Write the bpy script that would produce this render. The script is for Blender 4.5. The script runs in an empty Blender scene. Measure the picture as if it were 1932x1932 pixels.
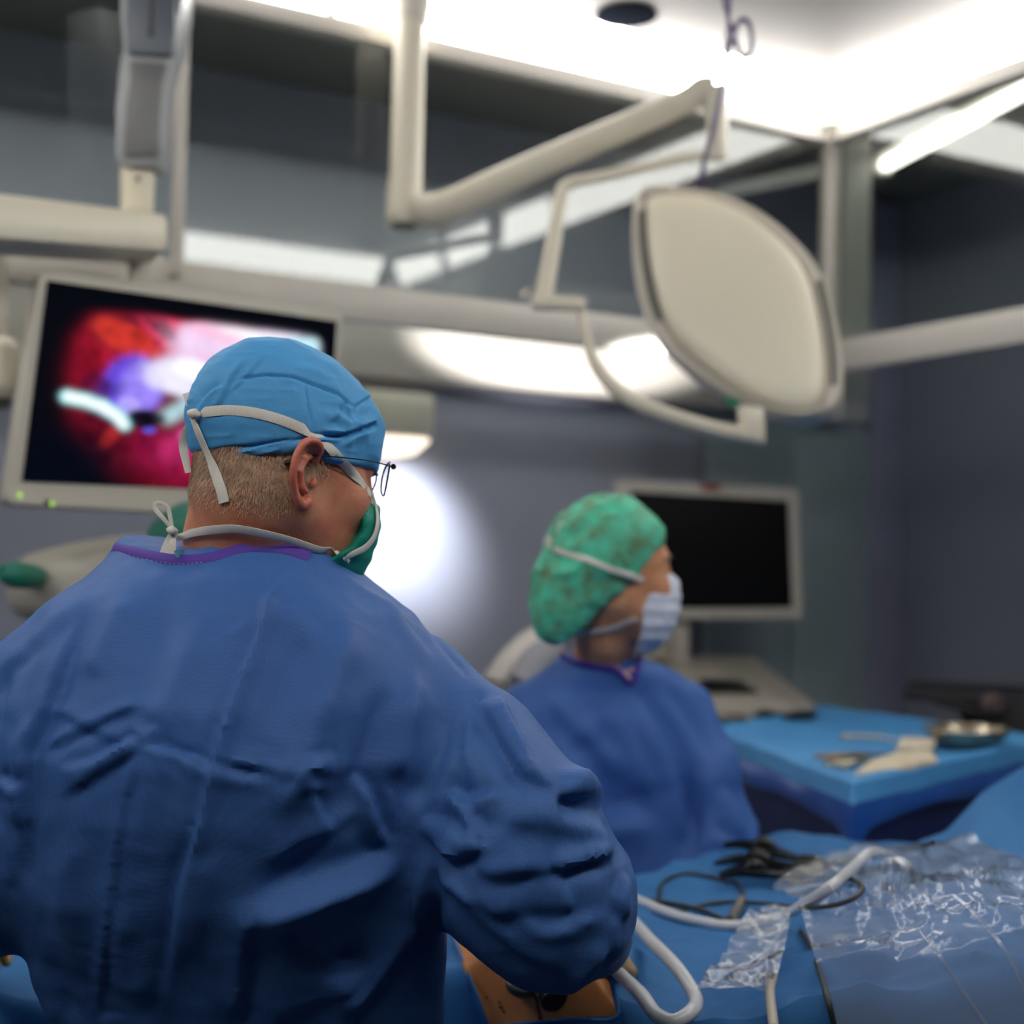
import bpy, bmesh, math, random
import numpy as np
from mathutils import Vector, Matrix
from mathutils.bvhtree import BVHTree
random.seed(7); rng = np.random.default_rng(7)
S = bpy.context.scene; COL = S.collection
# ------------------------------------------------------------------ camera, world, exposure
F = 2700.0; CX = 966.0; CAMZ = 1.5
PITCH = math.radians(2.2); ROLL = math.radians(1.1)
_f = Vector((0, math.cos(PITCH), math.sin(PITCH)))
_r0 = Vector((1, 0, 0)); _u0 = _r0.cross(_f)
_r = _r0*math.cos(ROLL) + _u0*math.sin(ROLL); _u = _u0*math.cos(ROLL) - _r0*math.sin(ROLL)
CAMP = Vector((0, 0, CAMZ))
cam = bpy.data.cameras.new('camera'); co = bpy.data.objects.new('camera', cam); COL.objects.link(co)
cam.sensor_width = 36; cam.sensor_height = 36; cam.lens = F/1932*36
M4 = Matrix.Identity(4)
for i in range(3):
    M4[i][0] = _r[i]; M4[i][1] = _u[i]; M4[i][2] = -_f[i]; M4[i][3] = CAMP[i]
co.matrix_world = M4
cam.dof.use_dof = True; cam.dof.focus_distance = 1.50; cam.dof.aperture_fstop = 2.6
cam.clip_start = .02
S.camera = co
S.view_settings.view_transform = 'Standard'; S.view_settings.look = 'None'
S.view_settings.exposure = 0.38; S.view_settings.gamma = 1.0; S.view_settings.use_curve_mapping = False
w = bpy.data.worlds.new('world'); S.world = w; w.use_nodes = True
w.node_tree.nodes['Background'].inputs[0].default_value = (.5, .55, .62, 1)
w.node_tree.nodes['Background'].inputs[1].default_value = 0.06
STRIP = 14.0          # radiance of the canopy light strips
# ------------------------------------------------------------------ pixel -> world helpers
def ray(px, py):
    return _r*((px-CX)/F) + _u*((CX-py)/F) + _f
def P(px, py, Y):
    d = ray(px, py); return CAMP + d*(Y/d.y)
def PZ(px, py, z):
    d = ray(px, py); return CAMP + d*((z-CAMZ)/d.z)
def PN(px, py, n, c):
    d = ray(px, py); n = Vector(n); return CAMP + d*((c - n.dot(CAMP))/n.dot(d))
def proj(co3):
    """N x 3 array -> px, py arrays"""
    q = co3 - np.array(CAMP)
    dz = q@np.array(_f); return CX + F*(q@np.array(_r))/dz, CX - F*(q@np.array(_u))/dz
# ------------------------------------------------------------------ material helpers
MATS = {}
def s2l(c): return tuple(((x/255)/12.92 if x/255 <= .04045 else ((x/255+.055)/1.055)**2.4) for x in c)
def mat(name, rgb, rough=.5, metal=0., noise=.0, nscale=8., bump=0., bscale=60., emit=0., spec=.5, trans=0., sheen=0., sss=0., coat=0., col2=None):
    if name in MATS: return MATS[name]
    m = bpy.data.materials.new(name); m.use_nodes = True; MATS[name] = m
    nt = m.node_tree; b = nt.nodes['Principled BSDF']; L = nt.links
    c = s2l(rgb)
    b.inputs['Base Color'].default_value = (*c, 1); b.inputs['Roughness'].default_value = rough
    b.inputs['Metallic'].default_value = metal; b.inputs['Specular IOR Level'].default_value = spec
    b.inputs['Coat Weight'].default_value = coat
    if sheen: b.inputs['Sheen Weight'].default_value = sheen
    if sss:
        b.inputs['Subsurface Weight'].default_value = sss; b.inputs['Subsurface Radius'].default_value = (.01, .004, .002)
        b.inputs['Subsurface Scale'].default_value = 1
    tc = nt.nodes.new('ShaderNodeTexCoord')
    nz = nt.nodes.new('ShaderNodeTexNoise'); nz.inputs['Scale'].default_value = nscale; nz.inputs['Detail'].default_value = 5
    L.new(tc.outputs['Object'], nz.inputs['Vector'])
    mx = nt.nodes.new('ShaderNodeMix'); mx.data_type = 'RGBA'
    c2 = s2l(col2) if col2 else tuple(x*(1-noise if noise else .94) for x in c)
    mx.inputs[6].default_value = (*c, 1); mx.inputs[7].default_value = (*c2, 1)
    rp = nt.nodes.new('ShaderNodeValToRGB'); rp.color_ramp.elements[0].position = .35; rp.color_ramp.elements[1].position = .68
    L.new(nz.outputs['Fac'], rp.inputs[0]); L.new(rp.outputs[0], mx.inputs[0]); L.new(mx.outputs[2], b.inputs['Base Color'])
    if bump:
        n2 = nt.nodes.new('ShaderNodeTexNoise'); n2.inputs['Scale'].default_value = bscale; n2.inputs['Detail'].default_value = 4
        L.new(tc.outputs['Object'], n2.inputs['Vector'])
        bp = nt.nodes.new('ShaderNodeBump'); bp.inputs['Strength'].default_value = bump; bp.inputs['Distance'].default_value = .01
        L.new(n2.outputs['Fac'], bp.inputs['Height']); L.new(bp.outputs[0], b.inputs['Normal'])
    if emit:
        b.inputs['Emission Color'].default_value = (*c, 1); b.inputs['Emission Strength'].default_value = emit
    return m
def weave(name, rgb, rgb2, scale=420., rough=.6, bump=.25, big=.0, sheen=.0, pat=.35, crumple=0.0, cscale=25, nscale=3.5):
    """non-woven / woven medical cloth: fine dotted weave, faint tone variation"""
    if name in MATS: return MATS[name]
    m = mat(name, rgb, rough=rough, sheen=sheen, col2=rgb2, nscale=nscale, spec=.3)
    nt = m.node_tree; L = nt.links; b = nt.nodes['Principled BSDF']
    tc = [n for n in nt.nodes if n.type == 'TEX_COORD'][0]
    vo = nt.nodes.new('ShaderNodeTexVoronoi'); vo.inputs['Scale'].default_value = scale; vo.inputs['Randomness'].default_value = .25
    L.new(tc.outputs['Object'], vo.inputs['Vector'])
    src = b.inputs['Base Color'].links[0].from_socket
    mx = nt.nodes.new('ShaderNodeMix'); mx.data_type = 'RGBA'; mx.blend_type = 'MULTIPLY'; mx.inputs[0].default_value = pat
    L.new(src, mx.inputs[6])
    rp = nt.nodes.new('ShaderNodeValToRGB'); rp.color_ramp.elements[0].position = .1; rp.color_ramp.elements[0].color = (.55, .55, .55, 1)
    rp.color_ramp.elements[1].position = .6; rp.color_ramp.elements[1].color = (1, 1, 1, 1)
    L.new(vo.outputs['Distance'], rp.inputs[0]); L.new(rp.outputs[0], mx.inputs[7]); L.new(mx.outputs[2], b.inputs['Base Color'])
    bp = nt.nodes.new('ShaderNodeBump'); bp.inputs['Strength'].default_value = bump; bp.inputs['Distance'].default_value = .0006
    L.new(vo.outputs['Distance'], bp.inputs['Height'])
    if crumple:
        n2 = nt.nodes.new('ShaderNodeTexNoise'); n2.inputs['Scale'].default_value = cscale; n2.inputs['Detail'].default_value = 3
        try: n2.noise_type = 'RIDGED_MULTIFRACTAL'; n2.normalize = True
        except Exception: pass
        L.new(tc.outputs['Object'], n2.inputs['Vector'])
        b2 = nt.nodes.new('ShaderNodeBump'); b2.inputs['Strength'].default_value = crumple; b2.inputs['Distance'].default_value = .006
        L.new(n2.outputs['Fac'], b2.inputs['Height']); L.new(b2.outputs[0], bp.inputs['Normal'])
    L.new(bp.outputs[0], b.inputs['Normal'])
    return m
def clear(name, tint=(1, 1, 1), refl=1.0, ior=1.5, rough=.0, bump=0., haze=0., bscale=18.):
    if name in MATS: return MATS[name]
    m = bpy.data.materials.new(name); m.use_nodes = True; MATS[name] = m
    nt = m.node_tree; nt.nodes.clear(); L = nt.links
    o = nt.nodes.new('ShaderNodeOutputMaterial'); t = nt.nodes.new('ShaderNodeBsdfTransparent'); t.inputs[0].default_value = (*tint, 1)
    g = nt.nodes.new('ShaderNodeBsdfGlossy'); g.inputs['Roughness'].default_value = rough
    fr = nt.nodes.new('ShaderNodeLayerWeight')      # Schlick reflectance, same from both sides
    pw = nt.nodes.new('ShaderNodeMath'); pw.operation = 'POWER'; pw.inputs[1].default_value = 5; L.new(fr.outputs['Facing'], pw.inputs[0])
    ma = nt.nodes.new('ShaderNodeMath'); ma.operation = 'MULTIPLY_ADD'; F0 = ((ior-1)/(ior+1))**2; ma.inputs[1].default_value = 1-F0; ma.inputs[2].default_value = F0; L.new(pw.outputs[0], ma.inputs[0])
    mu = nt.nodes.new('ShaderNodeMath'); mu.operation = 'MULTIPLY'; mu.use_clamp = True; mu.inputs[1].default_value = refl
    L.new(ma.outputs[0], mu.inputs[0])
    mx = nt.nodes.new('ShaderNodeMixShader'); L.new(mu.outputs[0], mx.inputs[0])
    base = t.outputs[0]
    if haze:
        d = nt.nodes.new('ShaderNodeBsdfDiffuse'); d.inputs[0].default_value = (.75, .8, .88, 1)
        m2 = nt.nodes.new('ShaderNodeMixShader'); m2.inputs[0].default_value = haze
        L.new(t.outputs[0], m2.inputs[1]); L.new(d.outputs[0], m2.inputs[2]); base = m2.outputs[0]
    L.new(base, mx.inputs[1]); L.new(g.outputs[0], mx.inputs[2]); L.new(mx.outputs[0], o.inputs[0])
    if bump:
        tc = nt.nodes.new('ShaderNodeTexCoord'); n2 = nt.nodes.new('ShaderNodeTexNoise'); n2.inputs['Scale'].default_value = bscale
        n2.inputs['Detail'].default_value = 6; L.new(tc.outputs['Object'], n2.inputs['Vector'])
        bp = nt.nodes.new('ShaderNodeBump'); bp.inputs['Strength'].default_value = bump; bp.inputs['Distance'].default_value = .02
        L.new(n2.outputs['Fac'], bp.inputs['Height']); L.new(bp.outputs[0], g.inputs['Normal']); L.new(bp.outputs[0], fr.inputs['Normal'])
    return m
def emissive(name, rgb, st):
    if name in MATS: return MATS[name]
    m = bpy.data.materials.new(name); m.use_nodes = True; MATS[name] = m
    nt = m.node_tree; nt.nodes.clear(); o = nt.nodes.new('ShaderNodeOutputMaterial'); e = nt.nodes.new('ShaderNodeEmission')
    e.inputs[0].default_value = (*rgb, 1); e.inputs[1].default_value = st
    # faint procedural unevenness of the diffuser
    tc = nt.nodes.new('ShaderNodeTexCoord'); nz = nt.nodes.new('ShaderNodeTexNoise'); nz.inputs['Scale'].default_value = 2
    mr = nt.nodes.new('ShaderNodeMapRange'); mr.inputs[3].default_value = st*.92; mr.inputs[4].default_value = st*1.08
    nt.links.new(tc.outputs['Object'], nz.inputs['Vector']); nt.links.new(nz.outputs['Fac'], mr.inputs[0]); nt.links.new(mr.outputs[0], e.inputs[1])
    nt.links.new(e.outputs[0], o.inputs[0]); return m
# ------------------------------------------------------------------ object helpers
def link(name, me, m, parent=None, smooth=True):
    o = bpy.data.objects.new(name, me); COL.objects.link(o)
    if m: me.materials.append(m)
    if parent is not None: o.parent = parent
    if smooth and len(me.polygons): me.polygons.foreach_set('use_smooth', [True]*len(me.polygons))
    return o
def tag(o, label=None, cat=None, group=None, kind=None):
    if label: o['label'] = label
    if cat: o['category'] = cat
    if group: o['group'] = group
    if kind: o['kind'] = kind
    return o
def thing(name, label, cat, loc=(0, 0, 0), group=None):
    o = bpy.data.objects.new(name, None); COL.objects.link(o); o.empty_display_size = .05
    o.location = loc; tag(o, label, cat, group); THLOC[o] = Vector(loc); return o
THLOC = {}
def npmesh(name, V, Fc):
    me = bpy.data.meshes.new(name); me.from_pydata([tuple(v) for v in V], [], [tuple(f) for f in Fc]); me.update(); return me
def obj(name, bm, m, parent=None, smooth=False, bevel=0, seg=2):
    """bm in world coordinates; becomes a child whose local frame is the parent's"""
    if bevel:
        bmesh.ops.remove_doubles(bm, verts=bm.verts, dist=1e-5)
        es = [e for e in bm.edges if len(e.link_faces) == 2 and e.calc_face_angle(0) > .5]
        bmesh.ops.bevel(bm, geom=es, offset=bevel, segments=seg, affect='EDGES', profile=.5)
    bmesh.ops.recalc_face_normals(bm, faces=bm.faces)
    me = bpy.data.meshes.new(name); bm.to_mesh(me); bm.free()
    return place(name, me, m, parent, smooth or bool(bevel))
def root_loc(o):
    v = Vector((0, 0, 0))
    while o is not None: v = v + THLOC.get(o, Vector((0, 0, 0))); o = o.parent
    return v
def place(name, me, m, parent=None, smooth=False):
    if parent is not None:
        l = root_loc(parent); me.transform(Matrix.Translation(-l)); o = link(name, me, m, parent, smooth)
    else:
        # origin at the base centre of the thing
        if len(me.vertices):
            co_ = np.empty(len(me.vertices)*3); me.vertices.foreach_get('co', co_); co_ = co_.reshape(-1, 3)
            c = Vector(((co_[:, 0].min()+co_[:, 0].max())/2, (co_[:, 1].min()+co_[:, 1].max())/2, co_[:, 2].min()))
        else: c = Vector((0, 0, 0))
        me.transform(Matrix.Translation(-c)); o = link(name, me, m, None, smooth); o.location = c; THLOC[o] = c
    if smooth:
        try: me.set_sharp_from_angle(angle=math.radians(40))
        except Exception: pass
    return o
def bm_box(bm, c, ax, ay, az):
    """box with centre c and half-axis vectors"""
    c = Vector(c); ax, ay, az = Vector(ax), Vector(ay), Vector(az)
    vs = [bm.verts.new(c + ax*i + ay*j + az*k) for i in (-1, 1) for j in (-1, 1) for k in (-1, 1)]
    for f in ((0, 1, 3, 2), (4, 6, 7, 5), (0, 4, 5, 1), (2, 3, 7, 6), (0, 2, 6, 4), (1, 5, 7, 3)): bm.faces.new([vs[i] for i in f])
    return bm
def box_between(a, b, z0, z1, th, bm=None, side=0):
    """upright slab along the floor segment a-b"""
    bm = bm or bmesh.new(); a = Vector((a[0], a[1], 0)); b = Vector((b[0], b[1], 0)); d = (b-a)/2; n = Vector((-d.y, d.x, 0)).normalized()*th/2
    return bm_box(bm, (a+b)/2 + Vector((0, 0, (z0+z1)/2)) + n*side, d, n, (0, 0, (z1-z0)/2))
def catmull(pts, n=8):
    pts = [Vector(p) for p in pts]
    if len(pts) < 3: return [pts[0].lerp(pts[-1], i/n) for i in range(n+1)]
    out = []; Q = [pts[0]*2-pts[1]] + pts + [pts[-1]*2-pts[-2]]
    for i in range(1, len(Q)-2):
        for j in range(n):
            t = j/n; a, b, c, d = Q[i-1:i+3]
            out.append(.5*((2*b) + (c-a)*t + (2*a-5*b+4*c-d)*t*t + (3*b-a-3*c+d)*t**3))
    out.append(pts[-1]); return out
def lerp_list(vals, n, total):
    """resample per-control values to catmull samples"""
    out = []
    for i in range(total):
        u = i/n; k = min(int(u), len(vals)-2); t = u-k
        out.append(vals[k]*(1-t)+vals[k+1]*t)
    return out
def bm_tube(pts, r, bm=None, seg=10, n=8, smooth=True, cap=True, flat=1.0):
    bm = bm or bmesh.new()
    rr = r if isinstance(r, (list, tuple)) else [r]*len(pts)
    if smooth:
        C = catmull(pts, n); R = lerp_list(rr, n, len(C)) if len(pts) > 2 else [rr[0]*(1-i/(len(C)-1))+rr[-1]*i/(len(C)-1) for i in range(len(C))]
    else: C = [Vector(p) for p in pts]; R = list(rr)
    up = None; rings = []
    for i, p in enumerate(C):
        t = (C[min(i+1, len(C)-1)] - C[max(i-1, 0)]).normalized()
        if up is None: up = t.orthogonal().normalized()
        up = (up - t*up.dot(t)).normalized(); s = t.cross(up)
        rings.append([bm.verts.new(p + (up*math.cos(2*math.pi*k/seg)*flat + s*math.sin(2*math.pi*k/seg))*R[i]) for k in range(seg)])
    for a, b in zip(rings[:-1], rings[1:]):
        for k in range(seg): bm.faces.new((a[k], a[(k+1) % seg], b[(k+1) % seg], b[k]))
    if cap: bm.faces.new(rings[0][::-1]); bm.faces.new(rings[-1])
    return bm
def bm_ribbon(pts, nrms, width, th=.0012, bm=None, n=6):
    bm = bm or bmesh.new()
    ww = width if isinstance(width, (list, tuple)) else [width]*len(pts)
    C = catmull(pts, n); Nn = catmull(nrms, n); W = lerp_list(ww, n, len(C)) if len(pts) > 2 else [ww[0]]*len(C)
    rings = []
    for i, p in enumerate(C):
        t = (C[min(i+1, len(C)-1)] - C[max(i-1, 0)]).normalized(); nn = Nn[i].normalized()
        s = t.cross(nn).normalized(); nn = s.cross(t).normalized(); hw = W[i]/2
        rings.append([bm.verts.new(p + s*a*hw + nn*b*th) for a, b in ((-1, -.5), (-.5, .1), (0, .0), (.5, .1), (1, -.5), (1, -1.2), (0, -.9), (-1, -1.2))])
    for a, b in zip(rings[:-1], rings[1:]):
        for k in range(8): bm.faces.new((a[k], a[(k+1) % 8], b[(k+1) % 8], b[k]))
    bm.faces.new(rings[0][::-1]); bm.faces.new(rings[-1]); return bm
def bm_lathe(c, axis, prof, seg=28, bm=None):
    """prof: list of (r, h) along axis"""
    bm = bm or bmesh.new(); ax = Vector(axis).normalized(); u = ax.orthogonal().normalized(); v = ax.cross(u); c = Vector(c)
    rings = [[bm.verts.new(c + ax*h + (u*math.cos(2*math.pi*k/seg)+v*math.sin(2*math.pi*k/seg))*max(r, 1e-4)) for k in range(seg)] for r, h in prof]
    for a, b in zip(rings[:-1], rings[1:]):
        for k in range(seg): bm.faces.new((a[k], a[(k+1) % seg], b[(k+1) % seg], b[k]))
    bm.faces.new(rings[0][::-1]); bm.faces.new(rings[-1]); return bm
def bm_slab(corners, th_vec, bm=None):
    """slab: front polygon corners (world) extruded by th_vec"""
    bm = bm or bmesh.new(); th = Vector(th_vec)
    a = [bm.verts.new(Vector(c)) for c in corners]; b = [bm.verts.new(Vector(c)+th) for c in corners]; n = len(a)
    bm.faces.new(a); bm.faces.new(b[::-1])
    for i in range(n): bm.faces.new((a[i], b[i], b[(i+1) % n], a[(i+1) % n]))
    return bm
# ------------------------------------------------------------------ signed-distance modelling (surface nets)
def smin(a, b, k):
    h = np.clip(.5 + .5*(b-a)/k, 0, 1); return b*(1-h) + a*h - k*h*(1-h)
def smax(a, b, k): return -smin(-a, -b, k)
def ell(p, c, r):
    q = [(p[i]-c[i])/r[i] for i in range(3)]; k0 = np.sqrt(q[0]**2+q[1]**2+q[2]**2)
    k1 = np.sqrt(sum((q[i]/r[i])**2 for i in range(3)))+1e-6; return k0*(k0-1)/k1
def cap(p, a, b, ra, rb):
    ba = [b[i]-a[i] for i in range(3)]; L = sum(x*x for x in ba)+1e-12
    h = np.clip(sum((p[i]-a[i])*ba[i] for i in range(3))/L, 0, 1)
    return np.sqrt(sum((p[i]-a[i]-ba[i]*h)**2 for i in range(3))) - (ra + (rb-ra)*h)
def chain(p, pts, rs, k=.02):
    d = None
    for i in range(len(pts)-1):
        c = cap(p, pts[i], pts[i+1], rs[i], rs[i+1]); d = c if d is None else smin(d, c, k)
    return d
def loft(p, Z, Cx, Cy, Rx, Ry, pw=2.0):
    z = p[2]; cx = np.interp(z, Z, Cx); cy = np.interp(z, Z, Cy); rx = np.interp(z, Z, Rx); ry = np.interp(z, Z, Ry)
    q = (np.abs((p[0]-cx)/rx)**pw + np.abs((p[1]-cy)/ry)**pw)**(1/pw)
    d = (q-1)*np.minimum(rx, ry)
    return np.maximum(d, np.maximum(z-Z[-1], Z[0]-z)) if Z[0] < Z[-1] else d
def surfnet(f, lo, hi, h, proj_it=2):
    ax = [np.arange(lo[i], hi[i]+h, h, dtype=np.float32) for i in range(3)]
    n = [len(a) for a in ax]
    V = np.empty(n, np.float32)
    st = 24
    for i in range(0, n[0], st):
        X, Y, Z = np.meshgrid(ax[0][i:i+st], ax[1], ax[2], indexing='ij'); V[i:i+st] = f((X, Y, Z))
    V[0] = V[-1] = 1; V[:, 0] = V[:, -1] = 1; V[:, :, 0] = V[:, :, -1] = 1
    s = V < 0
    c = [s[i:n[0]-1+i, j:n[1]-1+j, k:n[2]-1+k] for i in (0, 1) for j in (0, 1) for k in (0, 1)]
    cnt = sum(x.astype(np.int8) for x in c); act = (cnt > 0) & (cnt < 8)
    idx = -np.ones(act.shape, np.int64); I = np.argwhere(act); idx[act] = np.arange(len(I))
    pos = np.zeros((len(I), 3)); num = np.zeros(len(I))
    corners = [(i, j, k) for i in (0, 1) for j in (0, 1) for k in (0, 1)]
    for a in range(8):
        for b in range(a+1, 8):
            A, B = corners[a], corners[b]
            if sum(abs(A[q]-B[q]) for q in range(3)) != 1: continue
            va = V[I[:, 0]+A[0], I[:, 1]+A[1], I[:, 2]+A[2]]; vb = V[I[:, 0]+B[0], I[:, 1]+B[1], I[:, 2]+B[2]]
            m = (va < 0) != (vb < 0); t = np.where(m, va/np.where(m, va-vb, 1), 0)
            pos += np.where(m[:, None], np.array(A) + t[:, None]*(np.array(B)-np.array(A)), 0); num += m
    pos = pos/num[:, None] + I
    W = np.array(lo) + pos*h
    quads = []
    for axis in range(3):
        e = [0, 0, 0]; e[axis] = 1; o1 = [0, 0, 0]; o2 = [0, 0, 0]; o1[(axis+1) % 3] = 1; o2[(axis+2) % 3] = 1
        sl = [slice(1, n[q]-1) for q in range(3)]; sl[axis] = slice(0, n[axis]-1); s2 = list(sl); s2[axis] = slice(1, n[axis])
        a = s[tuple(sl)]; b = s[tuple(s2)]; ch = np.argwhere(a != b); 
        if not len(ch): continue
        sg = a[tuple(ch.T)]; base = ch + np.array([0 if q == axis else 1 for q in range(3)])
        def g(off): w_ = base - np.array(off); return idx[w_[:, 0], w_[:, 1], w_[:, 2]]
        q = np.stack([g([0, 0, 0]), g(o1), g([o1[i]+o2[i] for i in range(3)]), g(o2)], 1)
        q = np.where(sg[:, None], q, q[:, ::-1]); quads.append(q)
    Q = np.concatenate(quads); Q = Q[(Q >= 0).all(1)]
    for _ in range(proj_it):
        e = h*.3; f0 = f(tuple(W.T)); G = np.stack([(f(tuple((W+np.eye(3)[i]*e).T))-f(tuple((W-np.eye(3)[i]*e).T)))/(2*e) for i in range(3)], 1)
        g2 = (G**2).sum(1)+1e-6; stp = np.clip(f0/g2, -h*.6, h*.6); W = W - stp[:, None]*G
    return W, Q
def to_mesh(name, W, Q):
    me = bpy.data.meshes.new(name); nv = len(W); nq = len(Q)
    me.vertices.add(nv); me.vertices.foreach_set('co', np.asarray(W, np.float32).ravel())
    me.loops.add(nq*4); me.loops.foreach_set('vertex_index', Q.astype(np.int32).ravel())
    me.polygons.add(nq); me.polygons.foreach_set('loop_start', np.arange(0, nq*4, 4, dtype=np.int32))
    try: me.polygons.foreach_set('loop_total', np.full(nq, 4, np.int32))
    except Exception: pass
    me.update(calc_edges=True); me.validate(); return me
def vnormals(W, Q):
    n = np.cross(W[Q[:, 2]]-W[Q[:, 0]], W[Q[:, 3]]-W[Q[:, 1]]); N = np.zeros_like(W)
    for k in range(4): np.add.at(N, Q[:, k], n)
    return N/(np.linalg.norm(N, axis=1, keepdims=True)+1e-12)
def refine(W, Q, sm=1):
    """one linear quad subdivision plus light smoothing"""
    E = np.concatenate([Q[:, [k, (k+1) % 4]] for k in range(4)]); Es = np.sort(E, 1)
    key = Es[:, 0]*len(W)+Es[:, 1]; uk, inv = np.unique(key, return_inverse=True); inv = inv.ravel()
    ea = uk//len(W); eb = uk % len(W); nq = len(Q); nv = len(W)
    Em = (W[ea]+W[eb])/2; Fm = W[Q].mean(1); V2 = np.concatenate([W, Em, Fm]); ei = nv+inv.reshape(4, nq).T; fi = nv+len(uk)+np.arange(nq)
    Q2 = np.concatenate([np.stack([Q[:, k], ei[:, k], fi, ei[:, (k-1) % 4]], 1) for k in range(4)])
    for _ in range(sm): V2 = lap(V2, Q2, .5)
    return V2, Q2
def lap(V, Q, a=.5):
    Sx = np.zeros_like(V); c = np.zeros(len(V))
    for k in range(4):
        np.add.at(Sx, Q[:, k], V[Q[:, (k+1) % 4]]); np.add.at(Sx, Q[:, k], V[Q[:, (k-1) % 4]]); np.add.at(c, Q[:, k], 2)
    c = np.maximum(c, 1); return V*(1-a) + Sx/c[:, None]*a
def vnoise(p, scale, seed=0):
    """smooth value noise, numpy, in [-1, 1]"""
    q = np.asarray(p)*scale + seed*17.31; i = np.floor(q).astype(np.int64); f = q-i; f = f*f*f*(f*(f*6-15)+10)
    def hsh(a):
        n = (a[:, 0]*73856093) ^ (a[:, 1]*19349663) ^ (a[:, 2]*83492791) ^ (seed*2654435); n = (n ^ (n >> 13))*1274126177; n = n & 0x7fffffff
        n = (n ^ (n >> 15))*668265263 & 0x7fffffff
        return (n % 100003)/50001.5-1
    r = 0
    for a in (0, 1):
        for b in (0, 1):
            for c in (0, 1):
                w_ = (f[:, 0] if a else 1-f[:, 0])*(f[:, 1] if b else 1-f[:, 1])*(f[:, 2] if c else 1-f[:, 2]); r = r + w_*hsh(i+np.array([a, b, c]))
    return r
def ridged(p, scale, seed): return 1-2*np.abs(vnoise(p, scale, seed))
def stroke_disp(px, py, strokes):
    """folds: list of (points, width_px, amp_m, kind); kind r ridge, s step"""
    D = np.zeros_like(px)
    for pts, wd, amp, kind in strokes:
        if kind == 's': wd = max(wd, abs(amp)*1150)
        pts = np.array([(v.x, v.y) for v in catmull([Vector((a, b, 0)) for a, b in pts], 5)])
        x0, y0 = pts.min(0)-4*wd; x1, y1 = pts.max(0)+4*wd
        m = np.where((px > x0) & (px < x1) & (py > y0) & (py < y1))[0]
        if not len(m): continue
        X = px[m]; Y = py[m]; best = np.full(len(m), 1e9); sgn = np.zeros(len(m)); tt = np.zeros(len(m)); n = len(pts)-1
        for i in range(n):
            a = pts[i]; b = pts[i+1]; d = b-a; L = (d@d)+1e-9
            t = np.clip(((X-a[0])*d[0]+(Y-a[1])*d[1])/L, 0, 1); qx = X-a[0]-d[0]*t; qy = Y-a[1]-d[1]*t
            ds = np.hypot(qx, qy); u = ds < best; best = np.where(u, ds, best)
            sgn = np.where(u, np.sign(d[0]*qy-d[1]*qx), sgn); tt = np.where(u, (i+t)/n, tt)
        env = np.clip(np.minimum(tt, 1-tt)*4+.02, 0, 1); env = env*env*(3-2*env)
        if kind == 'r': v = np.exp(-(best/wd)**2)
        elif kind == 's': v = sgn*(best/wd)*np.exp(-(best/wd)**1.3)*1.6
        elif kind == 's1': v = sgn*(best/wd)*np.exp(-(best/wd))*1.6
        elif kind == 'c': v = -np.exp(-(best/wd)) + .55*np.exp(-((best-1.6*wd)/wd)**2)
        D[m] += amp*v*env
    return D
def blur_free(me): return me
# ================================================================== THE ROOM
A = Vector((-.866, -.5, 0)); B = Vector((.5, -.866, 0)); C0 = Vector((.915, 4.16, 0))   # canopy corner and its two side directions
NL = Vector((-.5, .866, 0)); NR = Vector((.866, .5, 0))
cL = NL.dot(C0); cR = NR.dot(C0)
WALLC = 4.07; RWALLC = 4.07; ZC = 2.95
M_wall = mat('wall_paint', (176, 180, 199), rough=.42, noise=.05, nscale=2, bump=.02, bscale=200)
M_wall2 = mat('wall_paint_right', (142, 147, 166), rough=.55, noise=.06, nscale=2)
M_ceil = mat('ceiling_paint', (150, 149, 146), rough=.7, noise=.04)
M_canc = mat('canopy_ceiling', (112, 105, 103), rough=.6, noise=.03)
M_floor = mat('floor_vinyl', (70, 78, 88), rough=.35, noise=.08, nscale=5)
M_rail = mat('rail_enamel', (196, 190, 182), rough=.42, noise=.03)
M_post = mat('post_metal', (176, 176, 170), rough=.4, noise=.05)
M_cream = mat('cream_enamel', (228, 220, 200), rough=.36, noise=.03, nscale=3)
M_cream2 = mat('warm_grey_enamel', (196, 188, 176), rough=.4, noise=.04)
M_dark = mat('dark_plastic', (48, 54, 64), rough=.8, noise=.1, spec=.1)
M_black = mat('black_plastic', (16, 16, 18), rough=.35, noise=.1)
M_strip = emissive('strip_light_diffuser', (1.0, .985, .93), STRIP)
M_glass = clear('partition_glass', (.93, .955, .93), refl=.62, ior=1.52)
def struct(name, bm, m, parent=None, bevel=0):
    o = obj(name, bm, m, parent, bevel=bevel)
    if parent is None: o['kind'] = 'structure'
    return o
def WP(s, r, z=0.):            # room point: s along back wall from its right corner (towards the left), r away from the back wall
    corner = Vector((1.49, 5.56, 0)); return corner + A*s + B*r + Vector((0, 0, z))
c_ = WP(0, 0)
bm = bmesh.new(); bm_box(bm, WP(4, 4, -.05), A*4.2, B*4.2, (0, 0, .05)); struct('floor', bm, M_floor)
bm = bmesh.new(); bm_box(bm, WP(4, 4, ZC+.05), A*4.2, B*4.2, (0, 0, .05)); struct('ceiling', bm, M_ceil)
bm = bmesh.new(); bm_box(bm, WP(3.9, -.06, ZC/2), A*4.2, B*.06, (0, 0, ZC/2)); struct('wall_back', bm, M_wall)
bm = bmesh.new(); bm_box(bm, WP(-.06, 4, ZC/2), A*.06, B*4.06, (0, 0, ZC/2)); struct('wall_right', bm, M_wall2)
bm = bmesh.new(); bm_box(bm, WP(8.0, 4, ZC/2), A*.06, B*4.06, (0, 0, ZC/2)); struct('wall_left', bm, M_wall)
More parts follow.
